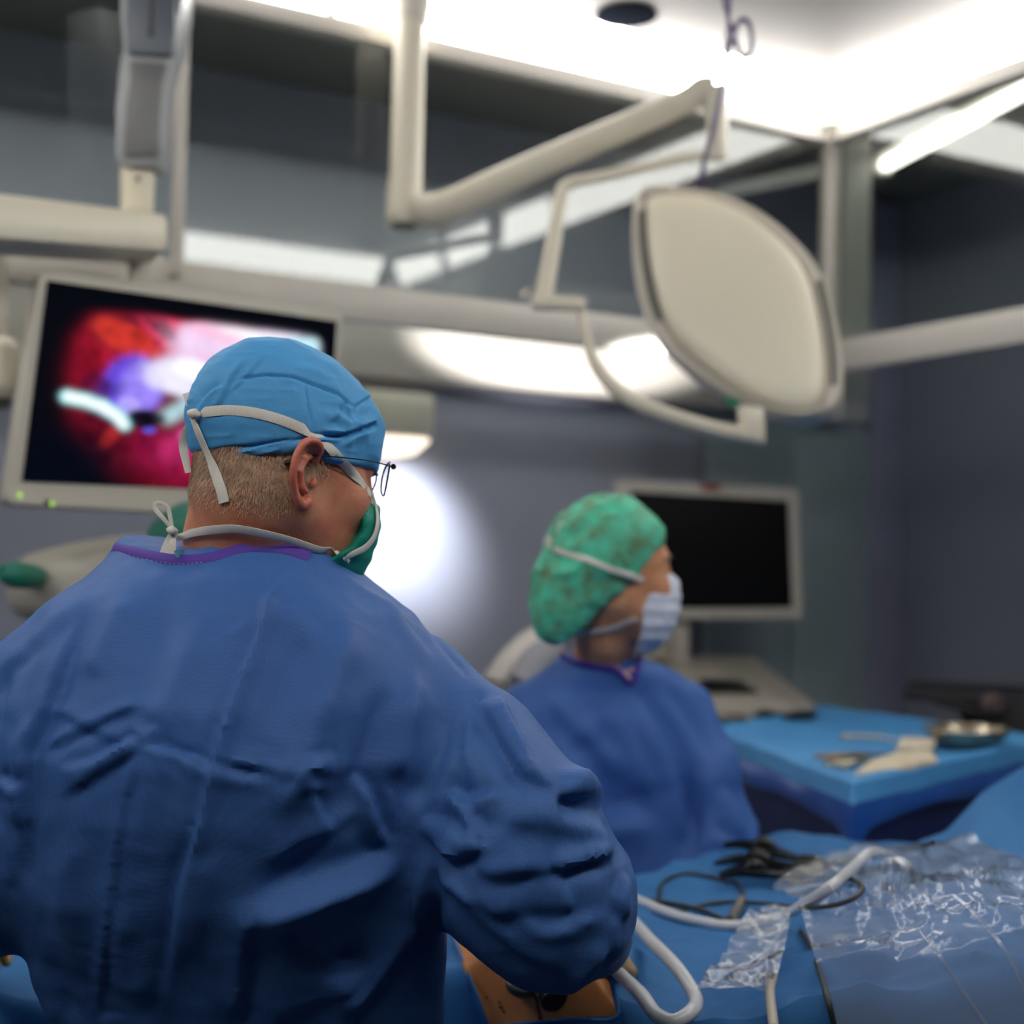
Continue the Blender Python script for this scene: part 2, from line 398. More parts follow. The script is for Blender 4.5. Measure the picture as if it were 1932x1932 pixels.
bm = bmesh.new(); bm_box(bm, WP(3.9, 8.0, ZC/2), A*4.2, B*.06, (0, 0, ZC/2)); struct('wall_front', bm, M_wall)
# bulkhead trim that runs along the back wall just above head height
bm = bmesh.new(); bm_box(bm, WP(4.1, .07, 2.15), A*3.75, B*.07, (0, 0, .085)); struct('trim_1', bm, M_rail, bevel=.012)
bm = bmesh.new(); bm_box(bm, WP(4.1, .05, 2.29), A*3.75, B*.04, (0, 0, .05)); struct('trim_2', bm, M_cream2, bevel=.008)
# pale green sliding door with its panels
M_door = mat('door_green_grey', (166, 184, 190), rough=.5, noise=.04)
def on_wall(px, off=.0): return PN(px, 1100, NL, WALLC-off)
d0 = on_wall(1325); d1 = on_wall(1625)
dtop = PN(1500, 806, NL, WALLC).z
bm = box_between(d0, d1, 0.0, dtop, .05, side=-.4); dr = struct('door_1', bm, M_door, bevel=.004)
for a, b in ((1330, 1462), (1492, 1600)):
    p0 = on_wall(a, .05); p1 = on_wall(b, .05)
    obj('door_panel', box_between(p0, p1, .08, dtop-.05, .022, side=0), M_door, dr, bevel=.004)
p0 = on_wall(1478, .06); obj('door_handle', bm_tube([p0+Vector((0, 0, .92)), p0+Vector((0, 0, 1.18))], .012), M_post, dr)
p0 = on_wall(1625, .0); p1 = on_wall(1690, .0)
struct('trim_3', box_between(p0, p1, 0, ZC-.01, .07, side=-.5), mat('pillar_paint', (150, 152, 178), rough=.55), bevel=.006)
# ---------------- canopy (laminar flow field): light strips, rails, glass skirt, posts
LA, LB = 4.25, 2.95
K = [C0, C0+A*LA, C0+A*LA+B*LB, C0+B*LB]
bm = bmesh.new(); cc = C0 + A*LA/2 + B*LB/2
bm_box(bm, cc+Vector((0, 0, 2.935)), A*(LA/2-.01), B*(LB/2-.01), (0, 0, .012)); struct('trim_4', bm, M_canc)
segs = [(0, [0, .5, 1.0]), (1, [0, .5, 1]), (2, [0, .33, .66, 1]), (3, [0, .5, 1])]
t620 = None
# division of the back side at the seam visible left of the lamp column
def tpix(px):
    q = PN(px, 100, NL, cL); return (Vector((q.x, q.y, 0))-C0).dot(A)/LA
segs[0] = (0, [0, tpix(620), min(.97, tpix(620)+tpix(620)+.02)] if False else [0, tpix(620), 1.0])
lab = {(0, 0): 'bright canopy light strip behind the lamp column, ending at the corner post', (0, 1): 'bright canopy light strip at top left above the grey column joint',
       (1, 0): 'canopy light strip of the left side, far half', (1, 1): 'canopy light strip of the left side, near half', (2, 0): 'canopy light strip above the camera, left third', (2, 1): 'canopy light strip above the camera, middle third', (2, 2): 'canopy light strip above the camera, right third',
       (3, 0): 'canopy light strip on the right side, near half outside the picture', (3, 1): 'bright canopy light strip rising to the right from the corner post'}
for si, ts in segs:
    a = K[si]; b = K[(si+1) % 4]; inward = (cc-(a+b)/2); inward.z = 0
    ln = (b-a).normalized(); nin = Vector((-ln.y, ln.x, 0)); 
    if nin.dot(inward) < 0: nin = -nin
    for i in range(len(ts)-1):
        g_ = .03 if si == 2 else .014; p = a.lerp(b, ts[i])+ln*(.06 if ts[i] == 0 else g_); q = a.lerp(b, ts[i+1])-ln*(.06 if ts[i+1] == 1 else g_)
        root = thing('light_strip', lab[(si, i)], 'light', (p+q)/2+Vector((0, 0, 2.80)), 'light strips around the canopy')
        obj('diffuser', bm_box(bmesh.new(), (p+q)/2+Vector((0, 0, 2.8725))+nin*.034, (q-p)/2, nin*.004-Vector((0, 0, .002)), Vector((0, 0, .066))+nin*.024), M_strip, root)
        obj('housing', bm_box(bmesh.new(), (p+q)/2+Vector((0, 0, 2.875))-nin*.005, (q-p)/2, nin*.010, (0, 0, .072)), M_rail, root)
        if ts[i] > 0: obj('mullion', bm_box(bmesh.new(), a.lerp(b, ts[i])+Vector((0, 0, 2.8725))+nin*.036, ln*(g_*.6), nin*.01, Vector((0, 0, .068))+nin*.024), M_rail, root)
    struct('trim_%d' % (5+si), bm_box(bmesh.new(), (a+b)/2+Vector((0, 0, 2.778)), (b-a)/2, nin*.028, (0, 0, .022)), M_rail, bevel=.005)
    struct('trim_%d' % (9+si), bm_box(bmesh.new(), (a+b)/2+Vector((0, 0, 2.125)), (b-a)/2, nin*.02, (0, 0, .045)), M_rail, bevel=.006)
    wn = bm_box(bmesh.new(), (a+b)/2+Vector((0, 0, 2.463)), (b-a)/2, nin*.003, (0, 0, .293))
    struct('window_%d' % (1+si), wn, M_glass)
struct('trim_13', bm_box(bmesh.new(), C0+Vector((0, 0, 2.44)), A*.022, B*.022, (0, 0, .5)), M_rail, bevel=.004)
q = P(1606, 500, 4.32)
struct('trim_14', box_between((P(1582, 500, 4.3)), (P(1634, 500, 4.34)), 1.96, ZC-.01, .05), M_post, bevel=.006)
q = PN(338, 300, NL, cL-.03); struct('trim_15', bm_box(bmesh.new(), Vector((q.x, q.y, 2.46)), A*.013, B*.014, (0, 0, .33)), M_rail, bevel=.003)
# corner of the light strips
struct('trim_16', bm_box(bmesh.new(), C0+Vector((0, 0, 2.87))+(A+B)*.045, A*.016, B*.016, (0, 0, .072)), M_rail)
# ceiling disc (round grille)
dc = P(1182, 16, 3.62); dc.z = 2.92
t = thing('ceiling_grille', 'round dark disc set into the white canopy ceiling', 'vent', dc)
obj('disc', bm_lathe(dc, (0, 0, -1), [(.078, -.003), (.080, .002), (.079, .004), (.02, .0045)], 40), mat('grille_dark', (26, 30, 38), rough=.95, spec=.0), t, smooth=True)
# room light fittings outside the canopy (right): fluorescent tube and ceiling panels
ta = P(1650, 292, 4.5); tb = P(2010, 168, 3.55); ta.z = tb.z = (ta.z+tb.z)/2
ax = (tb-ta).normalized()
t = thing('tube_light', 'bright fluorescent batten beyond the glass at upper right', 'light', (ta+tb)/2)
sd = ax.cross(Vector((0, 0, 1))).normalized()
obj('tube', bm_box(bmesh.new(), (ta+ax*.06+tb)/2, (tb-ta-ax*.06)/2, sd*.019, (0, 0, .018)), emissive('tube_glow', (1, .98, .9), 3.0), t, bevel=.012)
obj('housing', bm_box(bmesh.new(), (ta+tb)/2+Vector((0, 0, .034)), (tb-ta)/2+ax*.02, sd*.042, (0, 0, .014)), M_rail, t, bevel=.006)
obj('end_cap', bm_box(bmesh.new(), ta+ax*.01, ax*.045, sd*.036, (0, 0, .026)), M_rail, t, bevel=.008)
for px0, px1, nm in ((1640, 1932, 0),):
    a = P(1690, 168, 5.3); b = P(2050, 290, 4.6)
def lamp_at(kind, loc, target, energy, parent=None, size=.1, spot=45, blend=.3, color=(1, 1, 1), name='lamp_bulb'):
    l = bpy.data.lights.new(name, kind); l.energy = energy; l.color = color
    if kind == 'SPOT': l.spot_size = math.radians(spot); l.spot_blend = blend; l.shadow_soft_size = size
    elif kind == 'AREA': l.size = size
    else: l.shadow_soft_size = size
    o = bpy.data.objects.new(name, l); COL.objects.link(o)
    o.location = loc; d = Vector(target)-Vector(loc); o.rotation_euler = d.to_track_quat('-Z', 'Y').to_euler()
    if parent is not None: o.parent = parent; o.location = Vector(loc)-root_loc(parent)
    return o
# broad room ceiling lights outside the canopy
# ---------------- surgical lamp hanging in the middle
def PP(px, py, Y): return P(px, py, Y)
t = thing('surgical_lamp', 'large cream surgical lamp head seen from behind on a jointed ceiling arm', 'lamp', PP(1390, 560, 3.25))
LR = t
pl = PP(1385, 565, 3.25)
nrm = Vector((-.28, -.93, .24)).normalized()       # towards the camera side of the shell
def lp(px, py, off=0.): return PN(px, py, nrm, nrm.dot(pl)) + nrm*off
outline = [(1190, 395), (1200, 360), (1240, 350), (1310, 352), (1380, 368), (1445, 402), (1508, 455), (1552, 515), (1575, 590), (1588, 670), (1588, 735), (1568, 772), (1525, 786), (1460, 782), (1385, 752), (1300, 698), (1235, 635), (1203, 560), (1190, 480)]
inner = [(1218, 392), (1226, 374), (1255, 368), (1320, 372), (1380, 390), (1432, 420), (1485, 466), (1522, 520), (1543, 590), (1556, 670), (1558, 725), (1545, 762), (1510, 776), (1455, 766), (1392, 738), (1318, 686), (1262, 622), (1236, 550), (1222, 470)]
def sm_closed(pts, n=3):
    out = []; N = len(pts)
    for i in range(N):
        a, b, c, d = [Vector((*pts[(i+k-1) % N], 0)) for k in range(4)]
        for j in range(n):
            s = j/n; v = .5*((2*b)+(c-a)*s+(2*a-5*b+4*c-d)*s*s+(3*b-a-3*c+d)*s**3); out.append((v.x, v.y))
    return out
def rings_shell(rings, bm=None, closeface=True):
    bm = bm or bmesh.new(); R = [[bm.verts.new(p) for p in r] for r in rings]; n = len(R[0])
    for a, b in zip(R[:-1], R[1:]):
        for k in range(n): bm.faces.new((a[k], a[(k+1) % n], b[(k+1) % n], b[k]))
    if closeface: bm.faces.new(R[0][::-1]); bm.faces.new(R[-1])
    return bm
O = sm_closed(outline); I = sm_closed(inner); cx_ = sum(p[0] for p in O)/len(O); cy_ = sum(p[1] for p in O)/len(O)
def sc(pts, s): return [(cx_+(p[0]-cx_)*s, cy_+(p[1]-cy_)*s) for p in pts]
rim = rings_shell([[lp(*p, -.085) for p in sc(O, .93)], [lp(*p, -.075) for p in sc(O, .99)], [lp(*p, -.03) for p in O], [lp(*p, -.004) for p in sc(O, .985)], [lp(*p, .004) for p in sc(I, 1.03)], [lp(*p, -.004) for p in sc(I, .995)]])
obj('lamp_housing', rim, M_cream2, t, smooth=True)
dome = rings_shell([[lp(*p, -.006) for p in sc(I, .992)], [lp(*p, .012) for p in sc(I, .975)], [lp(*p, .02) for p in sc(I, .93)], [lp(*p, .028) for p in sc(I, .75)], [lp(*p, .034) for p in sc(I, .45)], [lp(*p, .036) for p in sc(I, .12)]])
obj('back_shell', dome, M_cream, t, smooth=True)
M_slot = mat('slot_grey', (92, 94, 90), rough=.5)
obj('grip_slot', bm_ribbon([lp(1210, 400, .006), lp(1216, 480, .006), lp(1230, 560, .006), lp(1246, 606, .006)], [nrm]*4, .016, .002), M_slot, t)
obj('grip_slot', bm_ribbon([lp(1546, 530, .006), lp(1562, 600, .006), lp(1572, 670, .006), lp(1574, 728, .006)], [nrm]*4, .013, .002), M_slot, t)
obj('service_hatch', bm_slab([lp(*p, .012) for p in ((1205, 372), (1218, 354), (1270, 352), (1268, 376), (1228, 380))], -nrm*.012), M_cream2, t, bevel=.003)
# lit face on the far side: LED lenses
face = rings_shell([[lp(*p, -.084) for p in sc(O, .9)], [lp(*p, -.09) for p in sc(O, .88)]])
obj('front_glass', face, mat('lamp_front', (60, 64, 72), rough=.1), t)
leds = [(1300, 420), (1345, 440), (1395, 470), (1440, 510), (1330, 500), (1380, 540), (1440, 580), (1300, 560), (1350, 610), (1410, 650), (1480, 640), (1500, 720), (1440, 710), (1260, 470), (1500, 560)]
for i, (x, y) in enumerate(leds):
    obj('led_lens', bm_lathe(lp(x, y, -.091), -nrm, [(.008, 0), (.008, .003), (.005, .006)], 12), emissive('led_blue' if i % 2 else 'led_peach', (.5, .75, 1) if i % 2 else (1, .72, .5), 22), t)
obj('green_mark', bm_slab([lp(1368, 745, .002), lp(1398, 757, .002), lp(1393, 772, .002), lp(1366, 760, .002)], -nrm*.01), mat('green_plastic', (20, 110, 80), rough=.5), t, bevel=.002)
# bracket, spring arm, column
M_arm = mat('arm_enamel', (214, 206, 188), rough=.38, noise=.03)
br = bmesh.new()
bm_tube([PP(1345, 292, 3.3), PP(1280, 300, 3.27), PP(1150, 330, 3.2), PP(1085, 342, 3.17)], .0135, br)
bm_tube([PP(1085, 342, 3.17), PP(1066, 352, 3.165), PP(1058, 372, 3.16), PP(1040, 480, 3.12), PP(1025, 562, 3.1)], [.0135, .0135, .015, .018, .02], br)
obj('yoke_tube', br, M_arm, t, smooth=True)
obj('yoke_block', bm_slab([PP(1003, 552, 3.08), PP(1106, 560, 3.08), PP(1106, 584, 3.08), PP(1003, 580, 3.08)], (0, .04, 0)), M_arm, t, bevel=.005)
br = bm_tube([PP(1094, 575, 3.1), PP(1102, 620, 3.08), PP(1125, 690, 3.05), PP(1175, 745, 3.03), PP(1250, 780, 3.03), PP(1340, 808, 3.06), PP(1430, 826, 3.12)], [.008, .01, .0145, .017, .018, .018, .018], None, flat=.8)
obj('yoke_arc', br, M_arm, t, smooth=True)
obj('yoke_stub', bm_slab([PP(1396, 762, 3.09), PP(1443, 768, 3.09), PP(1446, 838, 3.09), PP(1398, 826, 3.09)], (0, .045, 0)), M_arm, t, bevel=.008)
colm = bmesh.new(); bm_tube([PP(777, -160, 3.35), PP(772, 100, 3.35), PP(764, 395, 3.35)], [.037, .037, .040], colm, seg=20)
obj('column', colm, M_arm, t, smooth=True)
cuff = bm_tube([PP(778, -30, 3.35), PP(777, 10, 3.35), PP(776, 44, 3.35)], [.045, .046, .040], seg=20); obj('column_cuff', cuff, M_cream2, t, smooth=True)
obj('elbow_joint', bm_tube([PP(764, 345, 3.35), PP(762, 405, 3.35), PP(762, 424, 3.35)], [.041, .043, .034], seg=20), M_arm, t, smooth=True)
obj('elbow_cap', bm_tube([PP(762, 421, 3.35), PP(762, 432, 3.35)], [.032, .028], seg=20, smooth=False), M_slot, t, smooth=True)
sp = bm_tube([PP(775, 392, 3.33), PP(815, 398, 3.33), PP(855, 385, 3.32), PP(1000, 318, 3.31), PP(1180, 240, 3.3), PP(1290, 192, 3.29), PP(1325, 172, 3.29), PP(1345, 172, 3.29)], [.036, .046, .040, .036, .033, .032, .036, .034], seg=16, flat=.75)
obj('spring_arm', sp, M_arm, t, smooth=True)
hd = bm_tube([PP(1346, 168, 3.29), PP(1352, 220, 3.29), PP(1356, 300, 3.29)], [.038, .026, .020], seg=16); obj('arm_head', hd, M_arm, t, smooth=True)
# the working light of this lamp shines away from the camera, on to the wall trim
ll = lamp_at('SPOT', lp(1450, 700, -.14), PN(1040, 640, NL, WALLC), 300, t, .02, 16, .6, (1, .98, .95), 'lamp_light'); ll.data.energy = 200; ll.scale = (3.4, 1, 1)
# purple cable
M_pur = mat('purple_cable', (84, 66, 110), rough=.5)
c = bm_tube([PP(1362, -60, 3.1), PP(1368, 10, 3.1), PP(1382, 60, 3.1), PP(1396, 100, 3.1), PP(1410, 108, 3.1), PP(1418, 90, 3.1), PP(1416, 55, 3.1), PP(1404, 36, 3.1), PP(1390, 50, 3.11), PP(1374, 100, 3.12), PP(1362, 160, 3.12), PP(1352, 210, 3.13), PP(1338, 270, 3.14), PP(1328, 310, 3.15), PP(1322, 352, 3.17)], .0058)
bm_tube([PP(1382, -60, 3.09), PP(1376, 20, 3.09), PP(1370, 90, 3.1), PP(1362, 170, 3.11), PP(1346, 250, 3.12), PP(1330, 300, 3.13), PP(1318, 350, 3.16)], .0045, c)
o = obj('cable', c, M_pur, None, smooth=True); tag(o, 'purple looped cable hanging from the canopy ceiling down to the lamp', 'cable')
# ---------------- ceiling pendant column (upper left) with its boom
t = thing('ceiling_pendant', 'grey jointed pendant column at upper left carrying a cream boom', 'pendant', PP(262, 440, 2.9))
M_pgrey = mat('pendant_grey', (150, 152, 156), rough=.35, noise=.05)
M_pdark = mat('pendant_dark', (84, 90, 102), rough=.4)
def pend_ring(pts, th0, th1, m, nm, par, Y=2.85):
    o_ = rings_shell([[PP(x, y, Y) for x, y in pts], [PP(x, y, Y)+Vector((0, th1, 0)) for x, y in pts]]); return obj(nm, o_, m, par, bevel=.006)
pend_ring([(232, -120), (340, -120), (344, 0), (334, 70), (318, 112), (308, 150), (304, 230), (300, 296), (290, 312), (228, 312), (218, 296), (218, 200), (224, 130), (232, 90), (226, 20)], 0, .10, M_pgrey, 'arm_shell', t, 2.88)
pend_ring([(244, -100), (326, -100), (331, 20), (331, 60), (326, 106), (238, 100), (235, 40)], 0, .02, M_pdark, 'joint_cover', t, 2.865)
pend_ring([(242, 112), (318, 118), (306, 160), (300, 240), (298, 295), (232, 295), (236, 200), (244, 150)], 0, .02, mat('pendant_mid', (104, 104, 106), rough=.4), 'cable_cover', t, 2.87)
obj('cover_groove', bm_tube([PP(285, -60, 2.862), PP(285, 0, 2.862), PP(284, 60, 2.862)], .0025), M_black, t)
obj('screw', bm_lathe(PP(284, 64, 2.864), (0, -1, 0), [(.005, 0), (.005, .003)], 12), M_black, t)
obj('neck', bm_tube([PP(262, 300, 2.94), PP(260, 330, 2.94), PP(259, 370, 2.94), PP(258, 402, 2.94)], [.034, .036, .034, .033], seg=20), mat('neck_cream', (214, 206, 184), rough=.4), t, smooth=True)
obj('screw', bm_lathe(PP(260, 338, 2.903), (0, -1, 0), [(.005, 0), (.005, .003)], 12), M_black, t)
bo = bm_slab([PP(-260, 330, 2.35), PP(310, 402, 2.86), PP(318, 410, 2.87), PP(318, 466, 2.87), PP(310, 474, 2.86), PP(-260, 432, 2.35)], (-.06, .13, .0))
obj('boom', bo, M_cream, t, bevel=.012)
obj('boom_plate', bm_slab([PP(-260, 428, 2.36), PP(300, 470, 2.87), PP(296, 482, 2.9), PP(-260, 442, 2.38)], (-.04, .10, 0)), M_cream2, t, bevel=.003)
# ---------------- endoscopy monitor
def quadpt(q, u, v):
    return q[0].lerp(q[1], u).lerp(q[3].lerp(q[2], u), v)
t = thing('surgical_monitor', 'large monitor showing a pink and violet keyhole surgery picture', 'monitor', PP(330, 960, 2.8))
Q4 = [PP(74, 508, 2.68), PP(648, 590, 3.12), PP(626, 985, 3.06), PP(8, 952, 2.62)]
nm = (Q4[1]-Q4[0]).cross(Q4[3]-Q4[0]).normalized()
if nm.y < 0: nm = -nm          # points away from the camera
Q4[2] = PN(626, 985, nm, nm.dot(Q4[0]))
def rquad(q, off, r=.05, n=4, u0=0, u1=1, v0=0, v1=1):
    pts = []
    for (cu, cv, a0) in ((u0+r, v0+r*1.5, 180), (u1-r, v0+r*1.5, 270), (u1-r, v1-r*1.5, 0), (u0+r, v1-r*1.5, 90)):
        for k in range(n+1):
            a = math.radians(a0+90*k/n); pts.append(quadpt(q, cu+r*math.cos(a), cv+r*1.5*math.sin(a))+nm*off)
    return pts
M_bez = mat('monitor_bezel', (186, 180, 168), rough=.4, noise=.03)
obj('casing', rings_shell([rquad(Q4, .0, .03, u0=.004, u1=.996, v0=.006, v1=.994), rquad(Q4, .004, .03), rquad(Q4, .03, .03), rquad(Q4, .055, .03, u0=.05, u1=.95, v0=.06, v1=.94)]), M_bez, t, smooth=True)
SQ = [PN(x, y, nm, nm.dot(Q4[0])-.003) for x, y in ((90, 529), (636, 606), (614, 932), (42, 908))]
obj('screen_glass', bm_slab(SQ, nm*.006), mat('screen_black', (10, 11, 15), rough=.15), t)
# the picture: a flat self-lit display, colours per vertex
def endo(n1=230, n2=150):
    u, v = np.meshgrid(np.linspace(0, 1, n1), np.linspace(0, 1, n2)); x = 90+ (u)*546; 
    # work in photo-like picture coordinates of the display
    X = (1-v)*(90+u*546)+v*(42+u*572); Y = (1-v)*(529+u*77)+v*(908+u*24)
    pts = np.stack([u.ravel()*7, v.ravel()*5, np.zeros(u.size)], 1)
    nz = vnoise(pts, 1.0, 3).reshape(u.shape); n2_ = vnoise(pts, 2.6, 5).reshape(u.shape); n3 = vnoise(pts, 6, 9).reshape(u.shape)
    col = np.zeros(u.shape+(3,)); 
    def L(c): return np.array(s2l(c))
    def blend(mask, c): col[:] = col*(1-mask[..., None]) + L(c)*mask[..., None]
    def blob(cx, cy, rx, ry, ang=0, soft=.5, warp=.25):
        a = math.radians(ang); dx = X-cx; dy = Y-cy; xx = (dx*math.cos(a)+dy*math.sin(a))/rx; yy = (-dx*math.sin(a)+dy*math.cos(a))/ry
        d = np.sqrt(xx**2+yy**2)+nz*warp+n2_*warp*.5; return 1/(1+np.exp((d-1)/(.12*soft+.02)))
    blend(np.ones_like(X), (8, 10, 18))
    field = 1/(1+np.exp((np.hypot((X-372)/258, (Y-735)/226)-1+nz*.03)/.03)) * (1/(1+np.exp(-(v-.12)/.008))) * (1/(1+np.exp((u-.935)/.006)))
    blend(field, (96, 12, 30))
    base = col.copy()
    blend(blob(225, 650, 90, 60, -25, 1.2)*field*.9, (168, 26, 44))
    blend(blob(150, 700, 40, 60, 0, 1.2)*field*.6, (120, 14, 34))
    blend(blob(205, 610, 40, 45, 0)*field*.8, (60, 20, 36))
    blend(blob(225, 640, 60, 26, 30)*field*.8, (196, 52, 40))
    blend(blob(330, 600, 60, 34, 25, 1.)*field, (214, 66, 86))
    blend(blob(320, 640, 80, 30, 40)*field*.8, (206, 60, 96))
    blend(blob(265, 590, 16, 60, -40, .4)*field*.9, (90, 14, 40))
    blend(blob(455, 650, 130, 70, 8, .6)*field, (240, 214, 246))
    blend(blob(400, 620, 60, 30, 20, .8)*field*.8, (250, 180, 214))
    blend(blob(520, 630, 50, 60, 0, .6)*field*.9, (222, 196, 252))
    blend(blob(470, 625, 90, 26, 8, .8)*field, (252, 250, 255))
    blend(blob(400, 715, 110, 34, 10, .8)*field, (244, 190, 236))
    blend(blob(230, 735, 60, 55, -10)*field, (92, 66, 196))
    blend(blob(250, 740, 36, 44, 10, .8)*field*.9, (150, 130, 240))
    blend(blob(225, 770, 20, 18, 10, .8)*field*.7, (190, 180, 255))
    blend(blob(330, 715, 66, 38, 10, .5)*field, (236, 232, 255))
    blend(blob(345, 700, 40, 18, 10, .5)*field, (255, 255, 255))
    blend(blob(165, 735, 26, 36, 0)*field*.7, (70, 10, 44))
    blend(blob(320, 850, 100, 60, 0, 1.)*field*.9, (134, 16, 58))
    blend(blob(318, 850, 44, 34, 0, 1.)*field*.6, (180, 44, 104))
    blend(blob(335, 822, 20, 14, 0, 1.)*field*.8, (226, 110, 170))
    blend(blob(340, 880, 24, 14, 0, 1.)*field*.5, (190, 30, 60))
    blend(blob(110, 880, 120, 60, 0, 1.4)*.9, (6, 10, 22))
    blend(blob(190, 825, 26, 12, -45, .8)*field*.8, (164, 40, 40))
    blend(blob(130, 850, 60, 46, -10)*field*.6, (20, 10, 28))
    blend(blob(255, 790, 34, 18, 0, .4)*field, (22, 14, 30))
    blend(blob(262, 812, 12, 6, 0, .4, .1)*field*.9, (90, 90, 230))
    # instrument shaft (left) and grasper (centre)
    def stroke(pts, wd, c, soft=2.2, wt=1.):
        best = np.full(X.shape, 1e9)
        for i in range(len(pts)-1):
            a = np.array(pts[i]); b = np.array(pts[i+1]); d = b-a; tt = np.clip(((X-a[0])*d[0]+(Y-a[1])*d[1])/(d@d), 0, 1)
            best = np.minimum(best, np.hypot(X-a[0]-d[0]*tt, Y-a[1]-d[1]*tt))
        blend(wt/(1+np.exp((best-wd)/soft)), c)
    stroke([(118, 750), (150, 757), (180, 768), (202, 783), (217, 800)], 12, (150, 235, 240))
    stroke([(120, 750), (150, 757), (180, 769), (202, 784), (215, 800)], 8, (250, 255, 255))
    stroke([(296, 786), (330, 766), (370, 750)], 13, (170, 206, 214), 4)
    stroke([(234, 792), (284, 790)], 7, (16, 12, 24), 3)
    m = blob(575, 655, 46, 30, 50, .2, .05)*field; blend(m, (190, 240, 250))
    blend(blob(575, 622, 26, 10, -35, .4, .1)*field*.9, (150, 40, 60))
    rd = (1-2*np.abs(vnoise(pts, 2.2, 11))).reshape(u.shape); rd2 = (1-2*np.abs(vnoise(pts, 5, 12))).reshape(u.shape)
    bright = np.clip(col.min(-1)*2, 0, 1); col *= (1+(n3*.2+rd*.28+rd2*.18)*(1-bright*.8)*field)[..., None]; col = np.clip(col, 0, 1)
    nvx = [quadpt(SQ, float(a), float(b)) - nm*.0015 for a, b in zip(u.ravel(), v.ravel())]
    idx = np.arange(u.size).reshape(u.shape); Qd = np.stack([idx[:-1, :-1], idx[1:, :-1], idx[1:, 1:], idx[:-1, 1:]], -1).reshape(-1, 4)
    me = to_mesh('screen_picture', np.array([tuple(p) for p in nvx]), Qd)
    ca = me.color_attributes.new('pic', 'FLOAT_COLOR', 'POINT'); dat = np.ones((u.size, 4), np.float32); dat[:, :3] = col.reshape(-1, 3); ca.data.foreach_set('color', dat.ravel())
    m_ = bpy.data.materials.new('endoscope_picture'); m_.use_nodes = True; nt = m_.node_tree; nt.nodes.clear()
    o_ = nt.nodes.new('ShaderNodeOutputMaterial'); e = nt.nodes.new('ShaderNodeEmission'); a = nt.nodes.new('ShaderNodeAttribute'); a.attribute_name = 'pic'
    nt.links.new(a.outputs['Color'], e.inputs[0]); e.inputs[1].default_value = .8; nt.links.new(e.outputs[0], o_.inputs[0])
    return place('screen_picture', me, m_, t, False)
endo()
for (x, y) in ((56, 930), (138, 942)):
    q = PP(x, y, 2.6); q = q - nm*((q-Q4[0]).dot(nm)+.003)
    obj('indicator_light', bm_lathe(q, -nm, [(.0045, 0), (.0045, .002), (.003, .003)], 14), emissive('green_led', (.45, .8, .15), .9), t)
q = PP(118, 940, 2.6); q = q-nm*((q-Q4[0]).dot(nm)+.002); obj('port', bm_slab([q+Vector((-.011, 0, .005)), q+Vector((.011, .006, .005)), q+Vector((.011, .006, -.005)), q+Vector((-.011, 0, -.005))], nm*.003), M_black, t)
q = PP(552, 590, 3.0); q = q-nm*((q-Q4[0]).dot(nm)+.004)
obj('sensor_label', bm_slab([q+Vector((-.034, 0, .012)), q+Vector((.034, .03, .010)), q+Vector((.034, .03, -.012)), q+Vector((-.034, 0, -.012))], nm*.003), mat('pale_teal', (176, 206, 206), rough=.4), t, bevel=.002)
br = bm_tube([quadpt(Q4, .5, .4)+nm*.05, quadpt(Q4, .5, .4)+nm*.16+Vector((0, 0, .05)), quadpt(Q4, .5, 0)+nm*.22+Vector((0, 0, .3)), quadpt(Q4, .45, 0)+nm*.2+Vector((0, 0, .9))], .024)
# bracket reaching up to the boom of the pendant
br.free()
bp_ = quadpt(Q4, .25, .25)+nm*.05; ep_ = PP(240, 462, 2.9)
obj('mount_arm', bm_tube([quadpt(Q4, .3, .35)+nm*.05, quadpt(Q4, .3, .3)+nm*.14, ep_+Vector((0, .06, -.06)), ep_+Vector((0, .05, .02))], .02), M_cream2, t, smooth=True)
# cream cylindrical handle unit left of it
c = PP(-20, 690, 2.75); c2 = PP(22, 696, 2.85)
t = thing('pendant_handle', 'cream rounded handle unit at the left edge beside the monitor', 'handle', PP(-10, 760, 2.8))
obj('body', bm_tube([PP(-5, 640, 2.85), PP(-5, 660, 2.85), PP(-5, 730, 2.85), PP(-5, 752, 2.85)], [.035, .05, .05, .036], seg=24), M_cream, t, smooth=True)
obj('stem', bm_tube([PP(-5, 480, 2.9), PP(-5, 640, 2.86)], .02), M_cream2, t, smooth=True)
obj('lower_cup', bm_tube([PP(-5, 752, 2.86), PP(-5, 772, 2.86)], [.03, .022], smooth=False), M_slot, t, smooth=True)
# ---------------- second surgical lamp (low left) with green handle cover
t = thing('surgical_lamp', 'cream lamp head low at the left behind the surgeon, with green handle cover', 'lamp', PP(150, 1170, 3.0))
pts = sm_closed([(12, 1120), (30, 1060), (95, 1035), (200, 1014), (300, 1008), (400, 1030), (430, 1090), (380, 1150), (250, 1165), (100, 1172), (30, 1160)], 3)
cx2, cy2 = 220, 1095
def s2(p, s): return [(cx2+(a-cx2)*s, cy2+(b-cy2)*s) for a, b in p]
obj('lamp_housing', rings_shell([[PP(*p, 2.90) for p in s2(pts, .3)], [PP(*p, 2.91) for p in s2(pts, .75)], [PP(*p, 2.94) for p in s2(pts, .95)], [PP(*p, 2.98) for p in pts], [PP(*p, 3.03) for p in s2(pts, .97)], [PP(*p, 3.06) for p in s2(pts, .8)]]), mat('lamp2_cream', (188, 182, 170), rough=.45), t, smooth=True)
obj('handle_cover', bm_tube([PP(70, 1088, 2.9), PP(50, 1087, 2.86), PP(25, 1084, 2.82), PP(2, 1080, 2.8)], [.022, .026, .027, .016], seg=16), mat('green_plastic2', (28, 120, 100), rough=.5), t, smooth=True)
